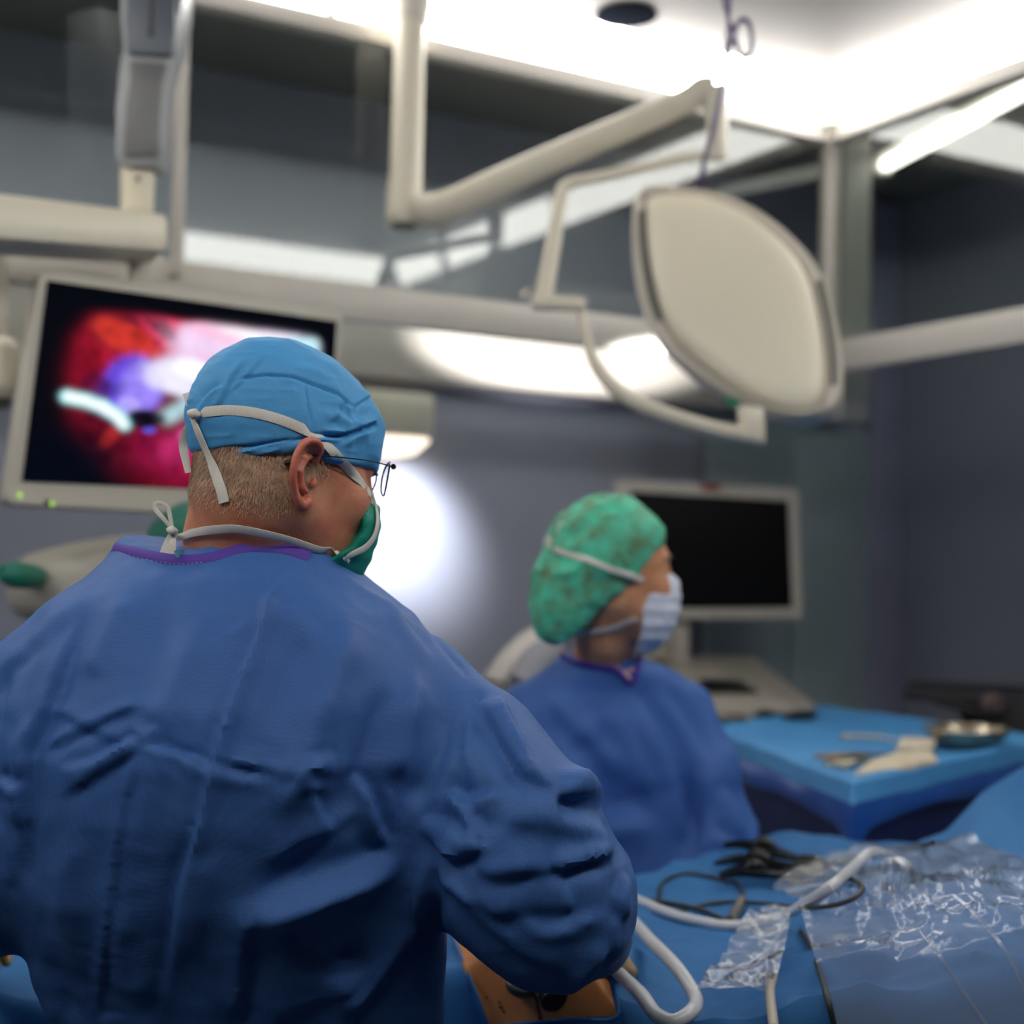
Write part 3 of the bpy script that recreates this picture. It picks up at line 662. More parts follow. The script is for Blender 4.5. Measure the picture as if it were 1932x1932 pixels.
obj('arm', bm_tube([PP(420, 1100, 3.0), PP(560, 1040, 3.1), PP(640, 900, 3.2)], .02), M_arm, t, smooth=True)
# ---------------- wall luminaire under the bulkhead (behind the surgeon's face)
t = thing('wall_luminaire', 'beige box fitting with glowing warm strip under the wall trim', 'light', PN(760, 860, NL, WALLC-.1))
q0 = PN(672, 800, NL, WALLC-.14); q1 = PN(812, 800, NL, WALLC-.14); zt = PN(740, 738, NL, WALLC-.14).z; zb = PN(740, 822, NL, WALLC-.14).z; ze = PN(740, 856, NL, WALLC-.14).z
obj('box', box_between(q0, q1, zb, zt, .14, side=.5), mat('beige_box', (236, 230, 214), rough=.5), t, bevel=.015)
ld = Vector((q1.x-q0.x, q1.y-q0.y, 0)).normalized()
obj('light_window', bm_slab([Vector((q0.x, q0.y, zb)), Vector((q1.x, q1.y, zb)), Vector((q1.x, q1.y, zb-.012)), Vector((q1.x, q1.y, ze))-ld*.05, Vector((q0.x, q0.y, ze))], NL*.13), emissive('warm_window', (1, .84, .66), 1.5), t, bevel=.006)
for x, y in ((726, 762), (770, 762), (800, 758)):
    c = PN(x, y, NL, WALLC-.142); obj('knob', bm_lathe(c, -NL, [(.016, 0), (.016, .008), (.012, .012)], 16), mat('knob_grey', (128, 126, 118), rough=.5), t, smooth=True)
tg = PN(742, 1005, NL, WALLC); lc = tg - NL*.42 + Vector((0, 0, .30))
lamp_at('SPOT', PN(760, 850, NL, WALLC-.45), tg, 46, t, .05, 56, 1.0, (.95, .97, 1), 'lamp_light')
# ---------------- workstation with a switched-off monitor, right
t = thing('monitor', 'switched-off flat monitor with cream frame on the workstation', 'monitor', PP(1340, 1172, 4.676))
Q4b = [PP(1160, 905, 4.601), PP(1508, 921, 4.676), PP(1516, 1166, 4.676), PP(1164, 1168, 4.601)]
nm2 = (Q4b[1]-Q4b[0]).cross(Q4b[3]-Q4b[0]).normalized()
if nm2.y < 0: nm2 = -nm2
Q4b[2] = PN(1516, 1168, nm2, nm2.dot(Q4b[0]))
sv = nm; nm = nm2
M_bez2 = mat('monitor_bezel2', (212, 204, 194), rough=.4)
obj('casing', rings_shell([rquad(Q4b, .0, .03, u0=.005, u1=.995, v0=.008, v1=.992), rquad(Q4b, .005, .035), rquad(Q4b, .03, .035), rquad(Q4b, .06, .03, u0=.06, u1=.94, v0=.06, v1=.94)]), M_bez2, t, smooth=True)
SQ2 = [PN(x, y, nm, nm.dot(Q4b[0])-.003) for x, y in ((1189, 927), (1487, 945), (1495, 1146), (1191, 1149))]
obj('screen', bm_slab(SQ2, nm*.006), mat('screen_off', (6, 6, 7), rough=.25, spec=.3), t)
q = PP(1343, 918, 4.622); q = q-nm*((q-Q4b[0]).dot(nm)+.004)
obj('red_label', bm_slab([q+Vector((-.03, 0, .012)), q+Vector((.03, 0, .012)), q+Vector((.03, 0, -.012)), q+Vector((-.03, 0, -.012))], nm*.004), mat('red_label', (150, 44, 36), rough=.5), t, bevel=.002)
obj('stand', bm_slab([PP(1245, 1160, 4.687), PP(1300, 1160, 4.687), PP(1300, 1248, 4.687), PP(1240, 1248, 4.687)], (0, .04, 0)), M_bez2, t, bevel=.006)
nm = sv
zw = P(1400, 1330, 4.407).z
t = thing('workstation', 'cream workstation desk with dark touchpad behind the instrument table', 'desk', P(1400, 1400, 4.515)*1 - Vector((0, 0, P(1400, 1400, 4.515).z)))
wc = [P(1195, 1318, 4.300), P(1545, 1330, 4.300), P(1410, 1236, 4.837), P(1190, 1232, 4.837)]
top = [PZ(1200, 1322, zw), PZ(1548, 1328, zw)]
zt2 = zw+.07
obj('desk_top', bm_slab([P(1195, 1322, 4.279), P(1546, 1332, 4.300), P(1425, 1236, 4.752), P(1190, 1236, 4.752)], (0, 0, -.05)), M_cream2, t, bevel=.014)
dq = [P(1195, 1322, 4.279), P(1546, 1332, 4.300), P(1425, 1236, 4.752), P(1190, 1236, 4.752)]
def dk(px, py):
    n_ = (dq[1]-dq[0]).cross(dq[3]-dq[0]).normalized(); return PN(px, py, n_, n_.dot(dq[0])) + Vector((0, 0, .014))
obj('touchpad', bm_slab([dk(1325, 1312), dk(1432, 1312), dk(1392, 1290), dk(1318, 1288)], (0, 0, -.008)), M_black, t, bevel=.003)
obj('pedestal', bm_slab([P(1230, 1330, 4.407), P(1480, 1335, 4.407), P(1440, 1280, 4.730), P(1230, 1280, 4.730)], (0, 0, -.88)), M_cream2, t, bevel=.01)
obj('side_tower', bm_slab([P(1205, 1182, 4.601), P(1268, 1182, 4.601), P(1270, 1250, 4.601), P(1205, 1250, 4.601)], (0, .1, 0)), mat('tower', (176, 168, 150), rough=.5), t, bevel=.02)
# dark wheeled table far right
t = thing('dark_stand', 'dark equipment stand by the right wall, at the far right edge', 'stand', Vector((P(1850, 1400, 4.0).x, P(1850, 1400, 4.0).y, 0)))
M_dst = mat('stand_dark', (44, 42, 46), rough=.6)
obj('stand_top', bm_slab([P(1705, 1300, 4.1), P(1990, 1318, 3.9), P(1990, 1296, 4.3), P(1715, 1284, 4.4)], (0, 0, -.03)), M_dst, t, bevel=.006)
obj('stand_box', bm_slab([P(1862, 1330, 3.95), P(2000, 1330, 3.9), P(2000, 1480, 3.9), P(1868, 1470, 3.95)], (0, .25, 0)), M_dst, t, bevel=.01)
obj('stand_knob', bm_lathe(P(1876, 1330, 3.9), (0, -1, 0), [(.03, -.03), (.034, 0), (.02, .02)], 16), mat('knob_brown', (96, 82, 80), rough=.5), t, smooth=True)
obj('stand_rail', bm_tube([P(1760, 1318, 4.0), P(1830, 1340, 3.98), P(1880, 1352, 3.95)], .012), M_dst, t)
for x in (1885, 1985): obj('stand_leg', bm_tube([P(x, 1460, 4.05), Vector((P(x, 1460, 4.05).x, P(x, 1460, 4.05).y, 0.0))], .015, smooth=False), M_dst, t)
# cream folded arm behind the nurse
t = thing('support_arm', 'pale padded arm sticking up behind the nurse', 'arm', P(990, 1290, 3.4))
obj('padded_arm', bm_tube([P(930, 1290, 3.3), P(965, 1245, 3.35), P(1005, 1205, 3.45), P(1040, 1190, 3.5)], [.036, .04, .04, .03], seg=16, flat=.6), mat('pad_pale', (200, 194, 188), rough=.6), t, smooth=True)
obj('lower_column', bm_tube([P(930, 1290, 3.3), P(928, 1400, 3.3), Vector((P(928, 1400, 3.3).x, 3.3, .0))], .03, smooth=False), M_cream2, t, smooth=True)
obj('pale_cover', bm_tube([P(985, 1292, 3.2), P(1010, 1250, 3.25), P(1050, 1215, 3.3)], [.03, .04, .03], seg=14, flat=.5), mat('pad_grey', (150, 150, 158), rough=.6), t, smooth=True)
# ================================================================== PEOPLE
M_skin = mat('skin', (206, 146, 116), rough=.5, sss=.25, bump=.12, bscale=420, col2=(190, 118, 92), nscale=30, spec=.35)
M_skin2 = mat('skin_nurse', (204, 150, 112), rough=.5, sss=.2, col2=(190, 126, 92), nscale=25)
M_gown = weave('gown_blue', (66, 108, 174), (54, 95, 162), scale=430, rough=.62, bump=.5, pat=.45, crumple=.22, cscale=30)
M_gown2 = weave('gown_blue_nurse', (68, 108, 178), (58, 96, 166), scale=300, rough=.62, bump=.2, pat=.15)
M_cap = weave('cap_blue', (82, 158, 214), (72, 146, 204), scale=700, rough=.7, bump=.2, pat=.15, crumple=.12, cscale=45)
M_capg = weave('cap_green', (78, 206, 172), (96, 132, 100), scale=500, rough=.6, bump=.2, pat=.2, crumple=.5, cscale=30, nscale=32)
M_maskg = weave('mask_green', (22, 142, 122), (16, 124, 108), scale=500, rough=.6, bump=.15, pat=.2)
M_maskw = weave('mask_white', (216, 220, 232), (200, 206, 224), scale=500, rough=.6, bump=.15, pat=.15, crumple=.3, cscale=20)
M_tie = weave('tie_white', (226, 222, 216), (214, 208, 200), scale=900, rough=.65, bump=.4, pat=.3)
M_bind = weave('purple_binding', (92, 62, 168), (76, 50, 150), scale=600, rough=.55, bump=.4, pat=.4)
M_hair = mat('short_grey_hair', (196, 164, 134), rough=.6, col2=(150, 120, 96), nscale=90)
M_hair2 = mat('dark_hair', (60, 40, 30), rough=.6)
M_glove = mat('latex_glove', (196, 158, 104), rough=.4, noise=.1)
M_frame = mat('glasses_frame', (34, 34, 40), rough=.3, metal=.6)

class Fr:
    """head frame: local x right, y forward, z up, scale s"""
    def __init__(s, o, yaw, pitch, roll, sc):
        fd = Vector((math.sin(yaw)*math.cos(pitch), math.cos(yaw)*math.cos(pitch), math.sin(pitch)))
        rv = Vector((math.cos(yaw), -math.sin(yaw), 0)); up = rv.cross(fd)
        rv, up = rv*math.cos(roll)+up*math.sin(roll), up*math.cos(roll)-rv*math.sin(roll)
        s.o, s.r, s.f, s.u, s.s = Vector(o), rv, fd, up, sc
    def w(s, x, y, z): return s.o + (s.r*x + s.f*y + s.u*z)*s.s
    def l(s, p):
        d = [p[i]-s.o[i] for i in range(3)]
        return [(d[0]*v.x+d[1]*v.y+d[2]*v.z)/s.s for v in (s.r, s.f, s.u)]
def head_sdf(q, female=False, nose=1.0):
    x, y, z = q; ax = np.abs(x); p = (ax, y, z)
    d = ell(q, (0, -.012, .032), (.076, .097, .086))
    d = smin(d, ell(q, (0, .022, -.025), (.063, .072, .085)), .03)
    jw = .052 if not female else .044
    d = smin(d, cap(p, (jw, .0, -.055), (.012, .072, -.098), .018, .016), .03)
    d = smin(d, ell(q, (0, .052, -.075), (.042, .038, .042)), .03)
    d = smin(d, ell(p, (.038, .066, -.035), (.022, .02, .024)), .02)          # cheek
    d = smin(d, cap(p, (.008, .089, .022), (.042, .076, .022), .007, .006), .014)   # brow
    d = smax(d, -ell(p, (.032, .094, .004), (.017, .014, .012)), .012)        # eye socket
    d = smin(d, ell(p, (.032, .076, .003), (.013, .0125, .0125)), .004)       # eye
    d = smin(d, cap(q, (0, .088, .010), (0, .112-.012*(1-nose), -.028), .007, .0105), .010)  # nose
    d = smin(d, ell(p, (.011, .098, -.034), (.007, .008, .006)), .006)
    d = smin(d, ell(q, (0, .086, -.060), (.024, .010, .0055)), .006)
    d = smin(d, ell(q, (0, .086, -.069), (.020, .010, .006)), .006)
    return d
def ear_sdf(q, sx=1):
    H = [(.0, .014, .020), (.010, .014, .034), (.020, .002, .040), (.027, -.013, .034), (.029, -.020, .016), (.026, -.019, -.004), (.018, -.010, -.022), (.010, .002, -.034), (.004, .010, -.030)]
    H = [tuple(v) for v in catmull(H, 3)]
    o = (.072, -.006, -.022); p = (q[0]*sx-o[0], q[1]-o[1], q[2]-o[2])
    d = None
    for i in range(len(H)-1):
        t = i/(len(H)-1); r = .0042 if t < .75 else .0042+.0035*(t-.75)*4
        c = cap(p, H[i], H[i+1], r, r); d = c if d is None else np.minimum(d, c)
    for i in range(1, len(H)-2):
        b = (-.008, .004+H[i][1]*.15, H[i][2]*.45); c = cap(p, H[i], b, .0022, .004); d = smin(d, c, .003)
    d = smin(d, chain(p, [(.004, .006, .024), (.014, -.004, .018), (.017, -.009, .002), (.012, -.002, -.014), (.008, .006, -.018)], [.003, .0038, .0042, .004, .0035], .003), .003)
    d = smin(d, ell(p, (.004, .014, -.006), (.004, .004, .007)), .003)
    d = smax(d, -ell(p, (.010, .008, .002), (.008, .007, .010)), .003)
    return d
def hand_sdf(q, curl=.6, side=1):
    """local: wrist at origin, fingers towards +y, palm facing -z, thumb towards side*x"""
    x, y, z = q; q = (x*side, y, z)
    d = ell(q, (0, .045, 0), (.038, .05, .015)); d = smin(d, cap(q, (0, -.03, 0), (0, .02, 0), .024, .026), .02)
    for i, (bx, L) in enumerate(((.027, .072), (.009, .080), (-.009, .074), (-.026, .058))):
        a = 0; p0 = np.array([bx, .085 - abs(i-1)*.005, 0]); pts = [tuple(p0)]; R = [.0095]
        for k, f in enumerate((.45, .3, .25)):
            a += curl*(.8 if k == 0 else 1.1); p0 = p0+np.array([bx*.05, math.cos(a)*L*f, -math.sin(a)*L*f]); pts.append(tuple(p0)); R.append(.0088-.0009*k)
        d = smin(d, chain(q, pts, R, .003), .005)
    d = smin(d, chain(q, [(.022, .02, -.004), (.044, .045, -.014), (.05, .07, -.026), (.044, .088, -.036)], [.014, .012, .0105, .009], .004), .008)
    return d
class HF:
    def __init__(s, o, fwd, palm, sc=1):
        s.f = Vector(fwd).normalized(); n = -Vector(palm); n = (n - s.f*n.dot(s.f)).normalized(); s.u = n; s.r = s.f.cross(n); s.o = Vector(o); s.s = sc
    l = Fr.l; w = Fr.w
def make_hand(o, fwd, palm, curl, side, m, par, name='gloved_hand', h=.003):
    fr = HF(o, fwd, palm); c = fr.w(0, .05, 0); e = .125
    W, Q = surfnet(lambda p: hand_sdf(fr.l(p), curl, side), [c[i]-e for i in range(3)], [c[i]+e for i in range(3)], h, 2)
    return place(name, to_mesh(name, W, Q), m, par, True)
def mesh_of(f, lo, hi, h, name, m, par, it=2, post=None):
    W, Q = surfnet(f, lo, hi, h, it)
    if post: W, Q = post(W, Q)
    me = to_mesh(name, W, Q); bv = BVHTree.FromPolygons([Vector(v) for v in W], [tuple(int(x) for x in q) for q in Q])
    return place(name, me, m, par, True), bv, W, Q
def hit(bvs, px, py, off=.002, dy=1.6):
    d = ray(px, py).normalized(); best = None
    for b in bvs:
        loc, n, i, dist = b.ray_cast(CAMP, d)
        if loc is not None and (best is None or dist < best[2]): best = (loc, n, dist)
    if best is None:
        # nearest point of the surfaces to the ray's point at depth dy
        q = P(px, py, dy); bb = min((b.find_nearest(q) for b in bvs), key=lambda r: r[3]); n = (q-bb[0]).normalized(); return q, n
    n = best[1]; n = -n if n.dot(d) > 0 else n
    return best[0]+n*off, n
def path_on(bvs, pxs, off=.002, dy=1.6):
    r = [hit(bvs, x, y, off, dy) for x, y in pxs]; return [a for a, b in r], [b for a, b in r]
def gown_sdf(Z, C, R, arms, k=.05, pw=2.2):
    def f(p):
        d = loft(p, Z, C[0], C[1], R[0], R[1], pw)
        for pts, rs in arms: d = smin(d, chain(p, pts, rs, .05), k)
        return d
    return f
def loft_from_px(levels, Y, ymap):
    """levels: (py, xl, xr, cy, ry); returns ascending z tables"""
    Zs, Cx, Cy, Rx, Ry = [], [], [], [], []
    for py, xl, xr, cy, ry in sorted(levels, key=lambda l: -l[0]):
        a = P(xl, py, Y); b = P(xr, py, Y); Zs.append((a.z+b.z)/2); Cx.append((a.x+b.x)/2); Rx.append((b.x-a.x)/2); Cy.append(cy); Ry.append(ry)
    return Zs, (Cx, Cy), (Rx, Ry)
# ------------------------------------------------------------------ the surgeon in front
sg = thing('person', 'person in blue surgical gown and blue cap, seen large from behind in front', 'person', (-.28, 1.6, 0))
YS = 1.60
hf = Fr(P(541, 868, 1.60), math.radians(62), math.radians(-9), math.radians(0), 1.03)
def skin_f(p):
    d = head_sdf(hf.l(p), nose=-.2)
    a = hf.w(0, -.030, -.05); b = P(480, 1075, 1.645); c = P(455, 1200, 1.67)
    n = chain(p, [tuple(a), tuple(P(474, 1035, 1.615)), tuple(b), tuple(c)], [.068, .072, .076, .08], .02)
    n2 = cap(p, tuple(P(455, 1190, 1.67)), tuple(P(700, 1250, 1.67)), .06, .05)
    n3 = cap(p, tuple(P(455, 1190, 1.67)), tuple(P(190, 1260, 1.67)), .06, .05)
    return smin(smin(d, n, .03), smin(n2, n3, .03), .05)
lo = P(130, 1290, 1.6); hi = P(760, 640, 1.6)
skin_o, bv_skin, Wk, Qk = mesh_of(skin_f, (lo.x, 1.42, lo.z), (hi.x, 1.76, hi.z), .0042, 'body', M_skin, sg)
c = hf.w(.085, -.01, -.022)
mesh_e = mesh_of(lambda p: ear_sdf([v/.9 for v in (hf.l(p)[0]-.008, hf.l(p)[1], hf.l(p)[2]+.002)]), [c[i]-.055 for i in range(3)], [c[i]+.055 for i in range(3)], .0016, 'ear', mat('skin_ear', (204, 128, 104), rough=.45, sss=.3, col2=(188, 104, 86), nscale=40), sg)
bv_ear = mesh_e[1]
c = hf.w(-.085, -.01, -.022)
mesh_of(lambda p: ear_sdf([v/.9 for v in (hf.l(p)[0]+.008, hf.l(p)[1], hf.l(p)[2]+.002)], -1), [c[i]-.055 for i in range(3)], [c[i]+.055 for i in range(3)], .0022, 'ear', MATS['skin_ear'], sg)
# the cap
def cap_f(p):
    q = hf.l(p); x, y, z = q
    d = ell(q, (0, -.012, .036), (.081, .101, .084)); d = smin(d, ell(q, (0, -.035, .062), (.058, .065, .058)), .03)
    d = smin(d, ell(q, (0, .062, .04), (.055, .036, .042)), .03)
    d = smin(d, head_sdf(q)-.0045, .01)
    hem = -.002 + .10*y*(y < 0) + .10*np.clip(y-.02, 0, 1) + np.clip(.024-np.abs(y+.004), 0, .024)*.5
    d = smax(d, hem - z, .006)
    return d
capstrokes = [([(432, 728), (455, 714), (500, 708), (545, 712), (580, 720), (625, 738), (660, 762), (668, 770)], 3.2, -.0022, 'r'),
              ([(668, 768), (690, 752), (704, 748)], 5, -.002, 's'), ([(575, 720), (582, 760), (588, 812)], 2.6, -.0014, 'r'),
              ([(655, 752), (662, 780), (664, 800)], 4, -.0016, 's'), ([(470, 675), (440, 710), (415, 760), (400, 775)], 6, .0022, 's'), ([(505, 668), (470, 705), (430, 745)], 5, .0015, 's'),
              ([(420, 725), (392, 745), (372, 778)], 5, -.0024, 's'), ([(600, 815), (650, 818), (700, 800), (712, 795)], 5, -.004, 's'), ([(560, 835), (600, 826), (640, 826), (690, 812)], 4, .003, 's'),
              ([(375, 862), (430, 846), (500, 842), (570, 828), (600, 820)], 4, -.0018, 'r'), ([(380, 855), (440, 850), (520, 836), (560, 828)], 3, .0025, 's'), ([(372, 868), (450, 857), (540, 846)], 3, .002, 'r'),
              ([(640, 842), (670, 820), (712, 806)], 6, .003, 's'), ([(630, 770), (660, 790), (700, 785)], 10, .003, 's'), ([(620, 800), (640, 780), (650, 750)], 9, -.002, 's'), ([(700, 760), (690, 790), (700, 840)], 8, .0015, 's')]
def cap_post(W, Q):
    W, Q = refine(W, Q, 1); N = vnormals(W, Q); px, py = proj(W); vis = (((np.array(CAMP)-W)*N).sum(1) > 0)
    D = stroke_disp(px, py, capstrokes)*vis*1.5 + ridged(W+.02*vnoise(W, 12, 3)[:, None], 20, 4)*.0018 + ridged(W*[1, 1, 2.2], 45, 6)*.0005
    return W + N*D[:, None], Q
c = hf.w(0, 0, .05); e = .14
cap_o, bv_cap, _, _ = mesh_of(cap_f, [c[i]-e for i in range(3)], [c[i]+e for i in range(3)], .0034, 'surgical_cap', M_cap, sg, post=cap_post)
# short hair at the nape: fine strands
def hair_patch(W, Q, fr, cond, n, m, par, ln=.007):
    C = W[Q].mean(1); N = vnormals(W, Q)[Q[:, 0]]; L = np.stack(fr.l(tuple(C.T)), 1); pr = cond(L)
    A_ = np.linalg.norm(np.cross(W[Q[:, 2]]-W[Q[:, 0]], W[Q[:, 3]]-W[Q[:, 1]]), axis=1); wts = pr*A_; wts = wts/wts.sum()
    ii = rng.choice(len(Q), n, p=wts); t = rng.random((n, 2))
    a, b, c_, d = [W[Q[ii, k]] for k in range(4)]; pt = (a*(1-t[:, :1])+b*t[:, :1])*(1-t[:, 1:])+(d*(1-t[:, :1])+c_*t[:, :1])*t[:, 1:]
    nn = N[ii]; down = -np.array(fr.u)[None]+rng.normal(0, .35, (n, 3)); down = down - nn*(down*nn).sum(1)[:, None]; down /= np.linalg.norm(down, axis=1)[:, None]+1e-9
    l = ln*(.6+.8*rng.random(n))[:, None]*(.35+.65*pr[ii][:, None]); side = np.cross(nn, down)*.00032
    tip = pt+down*l+nn*l*.38; mid = pt+down*l*.5+nn*l*.28
    V = np.concatenate([pt-side, pt+side, mid+side*.8, mid-side*.8, tip-side*.2, tip+side*.2]); k = np.arange(n)
    Qn = np.concatenate([np.stack([k, k+n, k+2*n, k+3*n], 1), np.stack([k+3*n, k+2*n, k+5*n, k+4*n], 1)])
    o = place('hair', to_mesh('hair', V, Qn), m, par, True); o['kind'] = 'stuff'; return o
def nape(L):
    x, y, z = L.T; lim = -.075+.055*np.clip((y+.02)/.05, 0, 1)
    return np.clip((z-lim)/.03, 0, 1)*(z < .004-.1*np.clip(y, -1, 0)*0)*(y < .035)*np.clip((.035-y)/.02, 0, 1)*np.clip((np.hypot(x, y+.012) > .05), 0, 1)
hair_patch(Wk, Qk, hf, nape, 9000, M_hair, sg)
# mask
def mask_f(p):
    q = hf.l(p); x, y, z = q
    d = ell(q, (0, .058, -.068), (.066, .056, .064)); d = smin(d, ell(q, (0, .088, -.045), (.022, .026, .028)), .02); d = smin(d, ell(q, (0, .070, -.10), (.038, .030, .03)), .02)
    d = smax(d, np.interp(z, [-.13, -.107, -.085, -.067, -.03], [.022, .043, .066, .078, .078]) - y, .004); d = smax(d, z+.030-.2*np.clip(.03-np.abs(x), 0, .03), .006); d = smax(d, -.130-z, .006)
    return d
def mask_post(W, Q):
    N = vnormals(W, Q); q = np.stack(hf.l(tuple(W.T)), 1); return W+N*(np.sin(q[:, 2]*330)*.0006+ridged(W, 30, 8)*.0012)[:, None], Q
c = hf.w(0, .07, -.06); e = .11
mask_o, bv_mask, _, _ = mesh_of(mask_f, [c[i]-e for i in range(3)], [c[i]+e for i in range(3)], .003, 'face_mask', M_maskg, sg, post=mask_post)
# gown
LVb = [(1005, 222, 650, 1.560, 1.68), (1034, 214, 645, 1.545, 1.69), (1060, 205, 655, 1.518, 1.71), (1100, 172, 700, 1.480, 1.73), (1150, 100, 780, 1.450, 1.74), (1230, 30, 850, 1.420, 1.75), (1310, 10, 880, 1.395, 1.75), (1400, 0, 862, 1.380, 1.75), (1500, 10, 845, 1.385, 1.74),
      (1640, 20, 835, 1.410, 1.73), (1740, 55, 838, 1.440, 1.73), (1850, 85, 832, 1.475, 1.73), (1932, 100, 835, 1.495, 1.74), (2200, 70, 870, 1.47, 1.76), (3100, 20, 900, 1.42, 1.78), (3600, 10, 910, 1.40, 1.79)]
LV = [(a, b, c, (d+e)/2, (e-d)/2) for a, b, c, d, e in LVb]
Z_, C_, R_ = loft_from_px(LV, YS, None)
tp = lambda v: tuple(v)
armR = ([tp(P(815, 1318, 1.58)), tp(P(880, 1430, 1.54)), tp(P(955, 1552, 1.50)), tp(P(972, 1642, 1.50)), tp(P(1045, 1708, 1.51)), tp(P(1110, 1765, 1.66))], [.050, .068, .080, .083, .074, .052])
armL = ([tp(P(70, 1312, 1.59)), tp(P(-25, 1440, 1.57)), tp(P(-80, 1560, 1.55)), tp(P(-85, 1670, 1.56)), tp(P(-110, 1720, 1.72))], [.060, .076, .082, .076, .045])
g0 = gown_sdf(Z_, C_, R_, [armR, armL], k=.035, pw=2.25)
